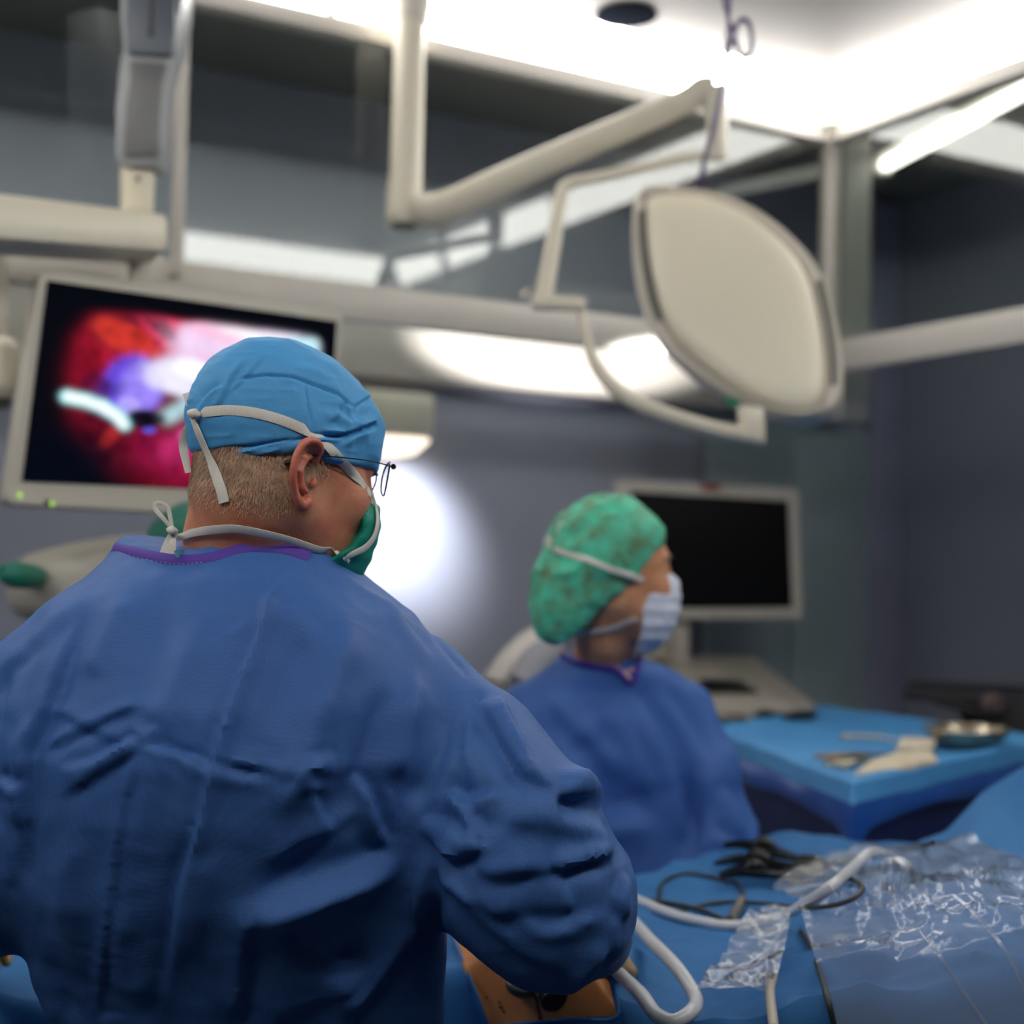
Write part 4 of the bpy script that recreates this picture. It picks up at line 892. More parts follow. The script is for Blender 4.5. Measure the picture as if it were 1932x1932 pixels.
GS = [  # folds of the back panel
    ([(565, 1063), (506, 1125), (487, 1193), (434, 1328), (400, 1434), (367, 1579), (338, 1675), (318, 1820), (290, 1940)], 9, -.0085, 's'),
    ([(560, 1075), (500, 1135), (480, 1200), (425, 1340), (390, 1450), (357, 1590), (326, 1690)], 22, .005, 'r'),
    ([(268, 1415), (246, 1470), (228, 1560), (212, 1700), (198, 1844), (180, 1940)], 7, .005, 's'),
    ([(275, 1333), (230, 1345), (178, 1367), (110, 1398), (72, 1420)], 9, .006, 's'), ([(262, 1385), (215, 1410), (150, 1440), (100, 1452)], 9, -.006, 's'),
    ([(262, 1405), (222, 1435), (169, 1470), (101, 1515)], 10, .007, 's'), ([(265, 1400), (200, 1392), (120, 1352), (85, 1345)], 9, .004, 's'),
    ([(280, 1405), (330, 1420), (396, 1448), (470, 1462), (555, 1470)], 9, .007, 's'), ([(285, 1398), (310, 1430), (340, 1475)], 6, .004, 's'), ([(250, 1375), (285, 1385), (300, 1370)], 6, .005, 'r'),
    ([(258, 1402), (278, 1392), (292, 1404)], 5, .006, 'r'), ([(420, 1438), (480, 1452), (540, 1462), (572, 1455)], 7, -.007, 's'), ([(540, 1478), (565, 1456), (590, 1440), (612, 1438)], 6, .007, 's'),
    ([(552, 1462), (578, 1450), (600, 1452)], 5, .006, 'r'), ([(560, 1480), (585, 1468), (612, 1478)], 5, .005, 's'), ([(588, 1488), (600, 1520), (628, 1565)], 6, .005, 's'), ([(562, 1440), (590, 1425), (640, 1432)], 6, .004, 's'),
    ([(190, 1092), (150, 1180), (116, 1250), (92, 1320), (72, 1370), (50, 1420), (46, 1500), (46, 1600), (58, 1730)], 13, .012, 's'),
    ([(685, 1140), (640, 1250), (603, 1362), (560, 1480), (528, 1560)], 34, .013, 'r'), ([(735, 1290), (712, 1350), (690, 1430), (640, 1520), (600, 1580)], 26, -.012, 'r'), ([(790, 1250), (780, 1340), (760, 1420), (735, 1470)], 24, .010, 'r'),
    ([(850, 1290), (842, 1360), (820, 1440), (790, 1490), (760, 1520)], 18, -.011, 'r'), ([(590, 1200), (540, 1290), (505, 1390)], 30, -.006, 'r'), ([(250, 1120), (200, 1200), (165, 1290)], 26, .006, 'r'), ([(330, 1120), (290, 1220), (250, 1330)], 34, -.005, 'r'),
    ([(430, 1150), (360, 1230), (320, 1330), (290, 1390)], 28, .006, 'r'), ([(460, 1110), (520, 1150), (560, 1160), (620, 1210)], 20, .005, 's'), ([(380, 1225), (450, 1180), (500, 1160)], 16, .004, 's'),
    ([(668, 1455), (700, 1500), (718, 1560), (744, 1600)], 11, .011, 's'), ([(690, 1520), (640, 1560), (560, 1600), (500, 1640)], 18, .007, 's'),
    ([(760, 1600), (700, 1630), (620, 1660), (540, 1690), (470, 1720)], 16, -.020, 's'), ([(740, 1620), (640, 1668), (520, 1712), (430, 1760)], 34, .016, 'r'),
    ([(478, 1700), (470, 1780), (462, 1870), (450, 1932)], 14, .010, 's'), ([(520, 1740), (600, 1810), (700, 1800)], 24, -.014, 'r'), ([(600, 1760), (640, 1850), (690, 1900)], 30, .010, 'r'),
    ([(820, 1660), (780, 1760), (720, 1850), (640, 1932)], 16, .012, 's'), ([(806, 1620), (800, 1720), (780, 1800)], 12, .010, 's'), ([(75, 1800), (110, 1870), (130, 1932)], 14, .008, 's'), ([(240, 1700), (225, 1800), (300, 1900)], 30, .007, 'r'), ([(390, 1600), (370, 1700), (350, 1830)], 26, .008, 'r'),
    ([(150, 1560), (120, 1660), (130, 1760), (160, 1860)], 28, .007, 'r'),
    # shoulder seam and armhole
    ([(720, 1110), (790, 1170), (850, 1235), (900, 1290)], 3, -.003, 'r'), ([(730, 1125), (780, 1190), (820, 1240)], 10, .005, 's'), ([(945, 1305), (915, 1308), (888, 1332), (868, 1370), (862, 1440), (845, 1485), (800, 1545), (752, 1592)], 4, -.005, 'r'),
    ([(905, 1318), (935, 1375), (975, 1440), (1005, 1490)], 11, -.012, 's'), ([(930, 1310), (960, 1370), (1000, 1440)], 7, .006, 'r'), ([(905, 1340), (890, 1400), (900, 1470)], 9, .004, 's'),
    # sleeve
    ([(1048, 1500), (1075, 1504), (1100, 1506), (1118, 1496)], 9, -.017, 's'), ([(1062, 1478), (1090, 1470), (1118, 1490), (1140, 1530)], 18, .014, 'r'), ([(1046, 1492), (1000, 1470), (960, 1440)], 12, .006, 's'),
    ([(840, 1480), (880, 1530), (920, 1590)], 8, .011, 's'), ([(790, 1540), (850, 1560), (905, 1590), (930, 1585)], 7, .010, 's'), ([(800, 1560), (838, 1612), (860, 1616), (935, 1588)], 10, -.014, 's'),
    ([(840, 1492), (900, 1500), (940, 1478)], 14, .012, 's'), ([(940, 1570), (1000, 1560), (1080, 1575), (1140, 1590)], 26, -.008, 's'),
    ([(1163, 1618), (1110, 1624), (1062, 1640), (1040, 1632)], 8, .013, 's'), ([(1040, 1636), (980, 1650), (930, 1655), (880, 1640)], 14, .010, 's'), ([(1062, 1640), (1070, 1680), (1090, 1720)], 12, .005, 's'),
    ([(1172, 1640), (1162, 1700), (1172, 1740)], 8, -.010, 's'), ([(980, 1735), (1030, 1750), (1080, 1740), (1130, 1710)], 14, .010, 's'), ([(990, 1730), (940, 1730), (880, 1700), (800, 1640)], 16, .009, 's'),
    ([(1150, 1780), (1120, 1830), (1080, 1870)], 12, .009, 's'), ([(860, 1700), (930, 1770), (1010, 1820), (1080, 1845)], 20, -.008, 's'), ([(830, 1640), (880, 1690), (920, 1740)], 12, .007, 's'), ([(1120, 1540), (1150, 1600), (1130, 1650)], 14, .006, 's'),
    # left sleeve
    ([(170, 1120), (120, 1190), (80, 1250)], 18, .006, 's'), ([(140, 1150), (96, 1200), (30, 1260), (-20, 1330)], 14, .008, 's'), ([(0, 1465), (22, 1478), (46, 1488)], 8, .009, 's'), ([(90, 1220), (60, 1300), (40, 1380)], 16, .006, 's'), ([(30, 1250), (10, 1340), (-10, 1430)], 14, -.006, 's'), ([(10, 1540), (30, 1600), (40, 1680)], 14, .008, 's'),
]
def gown_post(W, Q):
    W, Q = refine(W, Q, 2); N = vnormals(W, Q); px, py = proj(W); vis = np.clip(((np.array(CAMP)-W)/np.linalg.norm(np.array(CAMP)-W, axis=1)[:, None]*N).sum(1)*4+.6, 0, 1)
    D = stroke_disp(px, py, GS)*vis
    kn = np.exp(-(((px-268)/90)**2+((py-1400)/60)**2)) + np.exp(-(((px-580)/80)**2+((py-1460)/50)**2)) + .9*np.exp(-(((px-870)/110)**2+((py-1600)/90)**2)) + .6*np.exp(-(((px-1110)/90)**2+((py-1660)/120)**2)) + .4*np.exp(-(((px-180)/80)**2+((py-1900)/60)**2))
    Wd = W + .02*np.stack([vnoise(W, 9, 1), vnoise(W, 9, 2), vnoise(W, 9, 3)], 1)
    D = D*.95 + ridged(Wd*[1, 1, .45], 11, 21)*.0034 + ridged(Wd, 26, 22)*(.0008+.0024*kn) + ridged(Wd, 60, 23)*(.0002+.0012*kn) + vnoise(W, 6, 24)*.004
    low = np.clip((1.1-W[:, 2])/.5, 0, 1); D += np.sin(np.arctan2(W[:, 1]-1.6, W[:, 0]+.28)*11+W[:, 2]*2)*.018*low
    W = W + N*D[:, None]; W = lap(lap(lap(W, Q, .6), Q, .6), Q, .6)
    N = vnormals(W, Q); fine = [(p_, max(w_*.75, 5), a_*.22, 's1' if k_ == 's' else k_) for p_, w_, a_, k_ in GS if w_ <= 12] + [(p_, w_*1.4, a_*.75, k_) for p_, w_, a_, k_ in FS]
    D = stroke_disp(px, py, fine)*vis + ridged(Wd*[1, 1, .8], 38, 25)*(.0003+.0011*kn) + ridged(Wd[:, [2, 0, 1]], 75, 26)*.0006*kn
    W = W + N*D[:, None]; W = lap(W, Q, .45); return W, Q
FS = [([(565, 1063), (506, 1125), (487, 1193), (434, 1328), (400, 1434), (367, 1579), (338, 1675), (318, 1820), (290, 1940)], 4, -.0028, 's1'),
      ([(268, 1415), (246, 1470), (228, 1560), (212, 1700), (198, 1844), (180, 1940)], 3, .0016, 'r'), ([(190, 1092), (150, 1180), (116, 1250), (92, 1320), (72, 1370), (50, 1420), (46, 1500), (46, 1600), (58, 1730)], 4, .003, 's1'),
      ([(120, 1200), (90, 1260), (70, 1340)], 4, .002, 's1'), ([(270, 1402), (300, 1415), (350, 1424), (390, 1440)], 4, .003, 's1'), ([(262, 1396), (240, 1402), (200, 1420), (160, 1455)], 4, -.003, 's1'), ([(264, 1408), (235, 1432), (210, 1458)], 4, .0025, 's1'),
      ([(400, 1420), (450, 1432), (500, 1440), (545, 1440)], 3, .0016, 's1'), ([(410, 1405), (470, 1412), (530, 1414)], 3, .001, 's1'), ([(545, 1470), (520, 1474), (480, 1470)], 4, .0025, 's1'), ([(575, 1448), (600, 1452), (626, 1462)], 4, -.003, 's1'), ([(570, 1464), (590, 1470), (604, 1484)], 4, .003, 's1'),
      ([(600, 1490), (612, 1530), (640, 1580)], 3, .0018, 's1'), ([(850, 1510), (860, 1560), (880, 1600), (926, 1590)], 4, .003, 's1'), ([(800, 1548), (850, 1566), (900, 1582), (935, 1588)], 3, -.003, 's1'), ([(810, 1570), (850, 1600), (880, 1600)], 4, .003, 's1'),
      ([(890, 1345), (880, 1400), (882, 1440)], 3, .0012, 's1'), ([(872, 1380), (866, 1430), (870, 1470)], 3, .0012, 's1'), ([(900, 1330), (888, 1360), (896, 1390)], 3, .001, 's1'), ([(1164, 1616), (1110, 1624), (1066, 1640)], 4, .0035, 's1'), ([(1060, 1640), (1010, 1652), (960, 1652)], 4, .0025, 's1'),
      ([(1046, 1500), (1080, 1506), (1112, 1498)], 4, -.0035, 's1'), ([(1068, 1494), (1078, 1470), (1092, 1462)], 4, .002, 's1'), ([(905, 1318), (940, 1385), (1003, 1490)], 4, -.003, 's1'), ([(1170, 1650), (1160, 1700), (1172, 1735)], 3, -.002, 's1'), ([(380, 1140), (330, 1170), (280, 1180)], 3, .001, 's1'),
      ([(350, 1240), (420, 1200), (480, 1172)], 3, .0012, 's1'), ([(600, 1170), (650, 1172), (690, 1186)], 3, .001, 's1'), ([(165, 1560), (120, 1600), (80, 1640)], 4, .001, 's1'), ([(150, 1780), (190, 1800), (240, 1800)], 3, .0012, 's1'), ([(180, 1930), (210, 1915), (240, 1918)], 4, .003, 's1'),
      ([(700, 1830), (640, 1870), (560, 1900), (500, 1932)], 5, .003, 's1'), ([(720, 1470), (745, 1510), (752, 1545)], 4, .0025, 's1')]
zb_ = .30
cpx = [(214, 1026), (250, 1034), (300, 1044), (350, 1048), (400, 1042), (450, 1028), (490, 1022), (540, 1027), (584, 1040), (640, 1060), (700, 1088), (790, 1130)]
cX = [P(x, y-7, 1.54).x for x, y in cpx]; cZ = [P(x, y-7, 1.54).z for x, y in cpx]
def g1(p):
    d = smax(g0(p), zb_-p[2], .01); return smax(d, p[2]-(np.interp(p[0], cX, cZ)+np.clip(p[1]-1.56, 0, .1)*.1), .005)
x0 = P(-260, 1500, 1.6).x; x1 = P(1240, 1500, 1.6).x
top_z = P(400, 1005, 1.6).z
gown_o, bv_gown, Wg, Qg = mesh_of(g1, (x0, 1.33, .28), (x1, 1.86, top_z+.03), .0078, 'surgical_gown', M_gown, sg, post=gown_post)
# collar binding
bpx = [(212, 1034), (250, 1042), (300, 1053), (350, 1057), (400, 1051), (450, 1037), (490, 1031), (540, 1036), (584, 1049)]
cp, cn = [], []
for x, y in bpx:
    q, n_ = hit([bv_gown], x, y+5, .003, 1.55)
    if q.y > 1.60: q, n_ = hit([bv_gown], x, y+16, .003, 1.55)
    if q.y > 1.60: q = P(x, y, 1.52)
    q = P(x, y, q.y)
    cp.append(q); cn.append(Vector((q.x+.30, q.y-1.64, .05)).normalized())
ys_ = [p.y for p in cp]
for k in range(1, len(cp)-1): cp[k] = Vector((cp[k].x, min(cp[k].y, (cp[k-1].y+cp[k+1].y)/2+.002), cp[k].z))
obj('collar_binding', bm_ribbon(cp, cn, .0135, .0022), M_bind, sg, smooth=True)
st = bmesh.new()
C = catmull(cp, 24); Cn = catmull(cn, 24)
for i in range(2, len(C)-3, 4):
    t_ = (C[i+1]-C[i]).normalized(); q = C[i]+Cn[i].normalized()*.0016 - Vector((0, 0, .0042)); bm_tube([q, q+t_*.0019], .0003, st, seg=4, smooth=False)
obj('stitching', st, M_tie, sg)
# undershirt edge, mask ties, knots
obj('shirt_edge', bm_ribbon(*path_on([bv_skin], [(330, 1046), (360, 1044), (395, 1046)], .001, 1.5), .008, .001), mat('scrub_teal', (90, 160, 180), rough=.8), sg)
heads = [bv_skin, bv_cap, bv_mask]
def tie(pxs, wpx, off=.0015, bvs=heads, dy=1.55, name='mask_tie', fold=1):
    a, n = path_on(bvs, pxs, off, dy); ws = wpx if isinstance(wpx, (list, tuple)) else [wpx]*len(a)
    for i in range(1, len(n)): 
        if n[i].dot(n[i-1]) < 0: n[i] = -n[i]
    return obj(name, bm_ribbon(a, n, [v/1730 for v in ws], .0011), M_tie, sg, smooth=True)
tie([(366, 782), (392, 777), (430, 774), (475, 778), (520, 789), (560, 804), (598, 824), (622, 846), (650, 876), (678, 906), (698, 932)], 19)
tie([(698, 930), (706, 958), (709, 985), (702, 1012), (686, 1032), (662, 1044), (648, 1054)], [14, 13, 14, 15, 14, 12, 9], off=.0035)
tie([(366, 784), (378, 815), (392, 848), (408, 890), (420, 925), (425, 948)], [14, 19, 20, 20, 21, 20], off=.004)
def free_tie(pts, w_, nm_='mask_tie'):
    a = [P(*p) for p in pts]; n = [Vector((.25, -1, .1)).normalized()]*len(a); 
    return obj(nm_, bm_ribbon(a, n, [v/1730 for v in w_], .0009), M_tie, sg, smooth=True)
free_tie([(365, 786, 1.545), (352, 812, 1.555), (346, 840, 1.560), (350, 865, 1.555), (355, 892, 1.550)], [10, 15, 17, 15, 11])
free_tie([(366, 780, 1.545), (359, 760, 1.550), (352, 741, 1.555)], [12, 17, 16])
def knot(px, py, Y, r): return obj('knot', bm_tube([P(px-r*.8, py-2, Y), P(px, py, Y-.004), P(px+r*.8, py+2, Y)], [r*.45/1730, r*.9/1730, r*.5/1730], seg=10), M_tie, sg, smooth=True)
kq = hit(heads, 369, 781, .006, 1.54)[0]; knot(366, 781, kq.y-.004, 12)
tie([(326, 1002), (346, 1014), (372, 1004), (410, 996), (450, 994), (500, 1003), (550, 1016), (600, 1033), (634, 1047), (654, 1054)], [12, 13, 15, 16, 16, 16, 15, 14, 11, 8], bvs=[bv_skin, bv_mask], off=.0062, dy=1.55)
free_tie([(325, 998, 1.530), (308, 978, 1.525), (294, 962, 1.525), (291, 951, 1.525), (302, 948, 1.527), (316, 957, 1.530), (321, 975, 1.530), (325, 997, 1.530)], [7, 8, 9, 7, 7, 8, 8, 6])
free_tie([(325, 1003, 1.528), (318, 1022, 1.523), (312, 1044, 1.520)], [9, 15, 21]); free_tie([(327, 1004, 1.526), (326, 1025, 1.522), (322, 1046, 1.520)], [9, 12, 18])
knot(325, 1001, 1.525, 10)
# glasses
gl = bmesh.new()
bm_tube([hf.w(.062, .098, .010), hf.w(.078, .06, .008), hf.w(.080, .01, .002), hf.w(.079, -.006, -.002)], .0008, gl, seg=6)
obj('temple_arm', gl, M_frame, sg, smooth=True)
a, n = hit([bv_skin, bv_cap], 541, 873, .006, 1.5); a2 = hit([bv_skin, bv_cap], 556, 868, .007, 1.5)[0]
obj('temple_tip', bm_tube([a+Vector((-.003, 0, -.001)), a, a2, hf.w(.080, -.006, .0)], [.0026, .003, .0026, .0012]), M_black, sg, smooth=True)
for sx in (1, -1):
    ce = Vector((.035*sx, .115, .001)); pts = []
    for k in range(25):
        a_ = 2*math.pi*k/24; xx = .027*math.cos(a_); zz = .021*math.sin(a_)*(1 if math.sin(a_) < 0 else .8); pts.append(hf.w(ce.x+xx*sx, ce.y-.010*abs(ce.x+xx*sx)/.035-abs(xx)*.1, ce.z+zz))
    obj('lens_rim', bm_tube(pts, .0011, seg=6, n=1), M_frame, sg, smooth=True)
    lb = bmesh.new(); cc3 = hf.w(ce.x, ce.y-.008, ce.z); vc = lb.verts.new(cc3); vv = [lb.verts.new(p) for p in pts[:-1]]
    for k in range(24): lb.faces.new((vc, vv[k], vv[(k+1) % 24]))
    obj('lens', lb, clear('lens_tint', (.8, .8, .86), refl=1., ior=1.5), sg)
obj('hinge', bm_tube([hf.w(.060, .100, .010), hf.w(.064, .098, .010)], .003, smooth=False), M_frame, sg)
obj('nose_bridge', bm_tube([hf.w(.008, .104, .004), hf.w(0, .107, .007), hf.w(-.008, .104, .004)], .001), M_frame, sg)
# gloved right hand peeping out of the sleeve, left hand, lower legs and shoes
make_hand(P(1122, 1765, 1.76), (P(1200, 1840, 1.86)-P(1122, 1765, 1.76)), (-.55, .1, -.75), .85, -1, M_glove, sg)
make_hand(P(-110, 1735, 1.80), (.1, .9, -.3), (.3, 0, -1), .7, 1, M_glove, sg, h=.004)
M_trou = mat('scrub_trousers', (60, 100, 140), rough=.8); M_shoe = mat('clog_white', (210, 210, 206), rough=.5)
def legs(par, x, y, m=M_trou, sp=.10, z1=.5):
    for s_ in (-1, 1):
        obj('trouser_leg', bm_tube([(x+s_*sp, y, z1), (x+s_*sp, y, .3), (x+s_*sp, y, .09)], [.085, .075, .07], seg=14), m, par, smooth=True)
        W, Q = surfnet(lambda p: smax(smin(ell(p, (x+s_*sp, y+.02, .05), (.05, .13, .05)), ell(p, (x+s_*sp, y-.06, .06), (.045, .06, .06)), .03), .004-p[2], .004), (x+s_*sp-.08, y-.17, -.02), (x+s_*sp+.08, y+.19, .15), .008, 1)
        place('shoe', to_mesh('shoe', W, Q), M_shoe, par, True)
legs(sg, -.30, 1.60)
# ------------------------------------------------------------------ the nurse
nu = thing('person', 'person in blue gown, green bouffant cap and white mask standing across the draped table', 'person', (.20, 2.66, 0))
nf = Fr(P(1158, 1072, 2.52), math.radians(74), math.radians(-2), 0, 1.04)
def nskin(p):
    d = head_sdf(nf.l(p), True)
    return smin(d, chain(p, [tp(nf.w(0, -.025, -.05)), tp(P(1140, 1200, 2.55)), tp(P(1138, 1250, 2.60)), tp(P(1140, 1330, 2.66))], [.05, .046, .052, .07], .02), .025)
c = nf.w(0, 0, -.07)
n_sk, bvn, Wn, Qn_ = mesh_of(nskin, (c.x-.17, c.y-.17, c.z-.2), (c.x+.17, c.y+.2, c.z+.22), .006, 'body', M_skin2, nu)
def ncap(p):
    q = nf.l(p); x, y, z = q
    d = ell(q, (0, -.014, .036), (.082, .094, .082)); d = smin(d, ell(q, (0, -.088, -.072), (.058, .050, .064)), .05); d = smin(d, ell(q, (0, -.055, -.015), (.076, .075, .07)), .04); d = smin(d, head_sdf(q, True)-.005, .01)
    return smax(d, -((y-.064)*(-.74)+(z-.044)*.67), .008)
c = nf.w(0, -.03, 0); e = .19
def ncp(W, Q):
    N = vnormals(W, Q); Wd = W+.02*np.stack([vnoise(W, 14, 1), vnoise(W, 14, 2), vnoise(W, 14, 3)], 1); return W+N*(ridged(Wd, 24, 31)*.0045+ridged(Wd, 60, 32)*.0015)[:, None], Q
_, bvnc, _, _ = mesh_of(ncap, [c[i]-e for i in range(3)], [c[i]+e for i in range(3)], .005, 'bouffant_cap', M_capg, nu, post=ncp)
def nmask(p):
    q = nf.l(p); x, y, z = q
    d = ell(q, (0, .056, -.066), (.064, .058, .074)); d = smin(d, ell(q, (0, .094, -.035), (.024, .022, .034)), .03)
    d = smax(d, (.028+.25*np.clip(-.06-z, 0, 1)) - y, .006); d = smax(d, z+.004, .006); return smax(d, -.142-z, .006)
def nmp(W, Q):
    N = vnormals(W, Q); q = np.stack(nf.l(tuple(W.T)), 1); return W+N*(np.sin(q[:, 2]*260)*.0012+ridged(W, 30, 8)*.002)[:, None], Q
c = nf.w(0, .07, -.06); e = .12
_, bvnm, _, _ = mesh_of(nmask, [c[i]-e for i in range(3)], [c[i]+e for i in range(3)], .004, 'face_mask', M_maskw, nu, post=nmp)
for s_ in (1, -1):
    obj('eye', bm_lathe(nf.w(.032*s_, .074, .003), nf.f, [(.001, -.012), (.012, -.004), (.0125, .004), (.009, .0105), (.001, .0135)], 16), mat('eye_white', (225, 220, 214), rough=.2), nu, smooth=True)
    obj('iris', bm_lathe(nf.w(.032*s_, .0865, .003), nf.f, [(.006, 0), (.005, .0022), (.0005, .003)], 16), M_hair2, nu, smooth=True)
    obj('eyebrow', bm_tube([nf.w(.016*s_, .096, .020), nf.w(.034*s_, .090, .026), nf.w(.052*s_, .074, .021)], [.0018, .0026, .0014], flat=.6), M_hair2, nu)
hb = [bvn, bvnc, bvnm]
def ntie(pxs, w_, off=.003):
    a, n = path_on(hb, pxs, .007, 2.5)
    for i in range(1, len(n)):
        if n[i].dot(n[i-1]) < 0: n[i] = -n[i]
    obj('mask_tie', bm_ribbon(a, n, w_/1080, .0012), M_tie, nu, smooth=True)
ntie([(1050, 1036), (1075, 1045), (1110, 1058), (1150, 1072), (1185, 1084), (1210, 1094)], 11)
ntie([(1092, 1192), (1120, 1188), (1150, 1182), (1180, 1170), (1200, 1164)], 11)
a = P(1052, 1034, 2.44)
def nfree(pts, w_):
    A_ = [P(*p) for p in pts]; obj('mask_tie', bm_ribbon(A_, [Vector((.2, -1, .1)).normalized()]*len(A_), w_/1080, .001), M_tie, nu, smooth=True)
nfree([(1048, 1036, 2.46), (1040, 1022, 2.47), (1030, 1014, 2.48)], 13); nfree([(1048, 1034, 2.46), (1056, 1012, 2.46), (1062, 986, 2.46)], 15); nfree([(1048, 1040, 2.46), (1036, 1030, 2.47), (1034, 1016, 2.47), (1050, 1030, 2.46)], 9)
NLV = [(1238, 1072, 1212, 2.60, .062), (1262, 1034, 1262, 2.62, .085), (1300, 975, 1318, 2.64, .10), (1350, 950, 1340, 2.65, .118), (1450, 965, 1368, 2.65, .13), (1550, 985, 1382, 2.65, .13), (1650, 990, 1392, 2.65, .13), (1900, 985, 1400, 2.66, .14), (2400, 970, 1410, 2.67, .16)]
Zn, Cn_, Rn = loft_from_px(NLV, 2.62, None)
an = ([tp(P(1286, 1352, 2.64)), tp(P(1326, 1460, 2.62)), tp(P(1360, 1570, 2.60)), tp(P(1330, 1640, 2.56))], [.055, .056, .056, .045])
am = ([tp(P(1000, 1352, 2.64)), tp(P(965, 1470, 2.60)), tp(P(975, 1590, 2.56)), tp(P(1100, 1690, 2.52))], [.058, .06, .055, .04])
NS = [([(1062, 1400), (1100, 1450), (1130, 1510), (1160, 1570)], 22, .018, 's'), ([(1190, 1300), (1250, 1400), (1290, 1500), (1310, 1620)], 12, .010, 's'), ([(1240, 1290), (1300, 1380), (1340, 1450)], 12, .008, 's'), ([(1040, 1300), (1100, 1380), (1200, 1480)], 20, .008, 'r'),
      ([(1000, 1420), (1060, 1440), (1080, 1500)], 18, -.012, 's'), ([(1300, 1440), (1320, 1530), (1310, 1640)], 10, -.010, 's'), ([(1150, 1330), (1190, 1420), (1230, 1520)], 20, .006, 'r'), ([(1365, 1480), (1395, 1530), (1410, 1590)], 12, .008, 's'), ([(1340, 1560), (1380, 1590), (1420, 1590)], 10, .006, 's'), ([(1130, 1560), (1180, 1540), (1240, 1560)], 26, .010, 's')]
NS = [(a_, b_, c_*1.7, d_) for a_, b_, c_, d_ in NS]
def ngp(W, Q):
    N = vnormals(W, Q); px, py = proj(W); vis = (((np.array(CAMP)-W)*N).sum(1) > 0); Wd = W + .03*np.stack([vnoise(W, 7, 1), vnoise(W, 7, 2), vnoise(W, 7, 3)], 1)
    return W+N*(stroke_disp(px, py, NS)*vis+ridged(Wd*[1, 1, .5], 10, 41)*.005+ridged(Wd, 24, 42)*.0016)[:, None], Q
g0n = gown_sdf(Zn, Cn_, Rn, [an, am], k=.03, pw=2.1)
def g2(p):
    d = g0n(p); return smax(d, .30-p[2], .01)
_, bvng, _, _ = mesh_of(g2, (-.13, 2.42, .28), (.52, 2.84, P(1140, 1238, 2.6).z+.03), .010, 'surgical_gown', M_gown2, nu, post=ngp)
ncol = [hit([bvng], x, y, .003, 2.58)[0] for x, y in ((1062, 1240), (1090, 1252), (1130, 1258), (1162, 1266), (1190, 1288), (1202, 1262), (1206, 1242))]
obj('collar_binding', bm_tube(ncol, .0065, flat=.7), M_bind, nu, smooth=True)
# skin at the open V of the neckline
obj('neckline_skin', bm_slab([hit([bvng], x, y, .0015, 2.58)[0] for x, y in ((1160, 1246), (1170, 1268), (1190, 1284), (1200, 1262), (1202, 1244))], (0, .004, 0)), M_skin2, nu, smooth=True)
make_hand(P(1330, 1650, 2.53), (-.6, -.6, -.5), (0, .2, -1), .6, 1, M_glove, nu, h=.005)
make_hand(P(1110, 1700, 2.50), (.5, -.5, -.5), (0, .2, -1), .6, -1, M_glove, nu, h=.005)
legs(nu, .20, 2.66, M_trou, .09)
# ------------------------------------------------------------------ a third person, hidden but for the cap
th = thing('person', 'person hidden behind the surgeon, only the green cap showing left of his neck', 'person', (-.57, 2.62, 0))
tf = Fr(P(373, 1084, 2.6), math.radians(20), math.radians(-20), 0, 1.0)
c = tf.w(0, 0, -.05)
mesh_of(lambda p: smin(head_sdf(tf.l(p)), chain(p, [tp(tf.w(0, -.03, -.05)), tp(tf.w(0, -.03, -.14)), tp(tf.w(0, -.02, -.22))], [.055, .055, .09], .02), .02), (c.x-.16, c.y-.16, c.z-.22), (c.x+.16, c.y+.16, c.z+.2), .007, 'body', M_skin2, th)
mesh_of(lambda p: smax(ell(tf.l(p), (0, -.012, .03), (.086, .104, .096)), -.02-tf.l(p)[2], .006), (c.x-.16, c.y-.16, c.z-.2), (c.x+.16, c.y+.16, c.z+.22), .006, 'bouffant_cap', mat('cap_dark_green', (24, 104, 88), rough=.7), th, post=ncp)
c = tf.w(0, -.02, -.17)
g3 = lambda p: smax(smin(loft(p, [.3, .9, 1.1, c.z-.02], [c.x]*4, [2.62]*4, [.19, .17, .17, .07], [.14, .12, .12, .06]), smin(cap(p, (c.x-.13, 2.62, c.z-.09), (c.x-.17, 2.60, c.z-.35), .055, .05), cap(p, (c.x+.13, 2.62, c.z-.09), (c.x+.17, 2.60, c.z-.35), .055, .05), .02), .05), .3-p[2], .01)
mesh_of(g3, (c.x-.27, 2.42, .28), (c.x+.27, 2.82, c.z+.03), .012, 'surgical_gown', M_gown2, th, post=lambda W, Q: (W+vnormals(W, Q)*(ridged(W, 12, 51)*.005)[:, None], Q))
legs(th, c.x, 2.62)
# ================================================================== DRAPED TABLES, INSTRUMENTS
M_drape = weave('drape_blue', (58, 120, 178), (48, 108, 168), scale=250, rough=.7, bump=.25, pat=.12, crumple=.25, cscale=12)
M_drape2 = mat('drape_plastic_blue', (14, 84, 170), rough=.3, col2=(8, 70, 156), nscale=3, bump=.25, bscale=14)
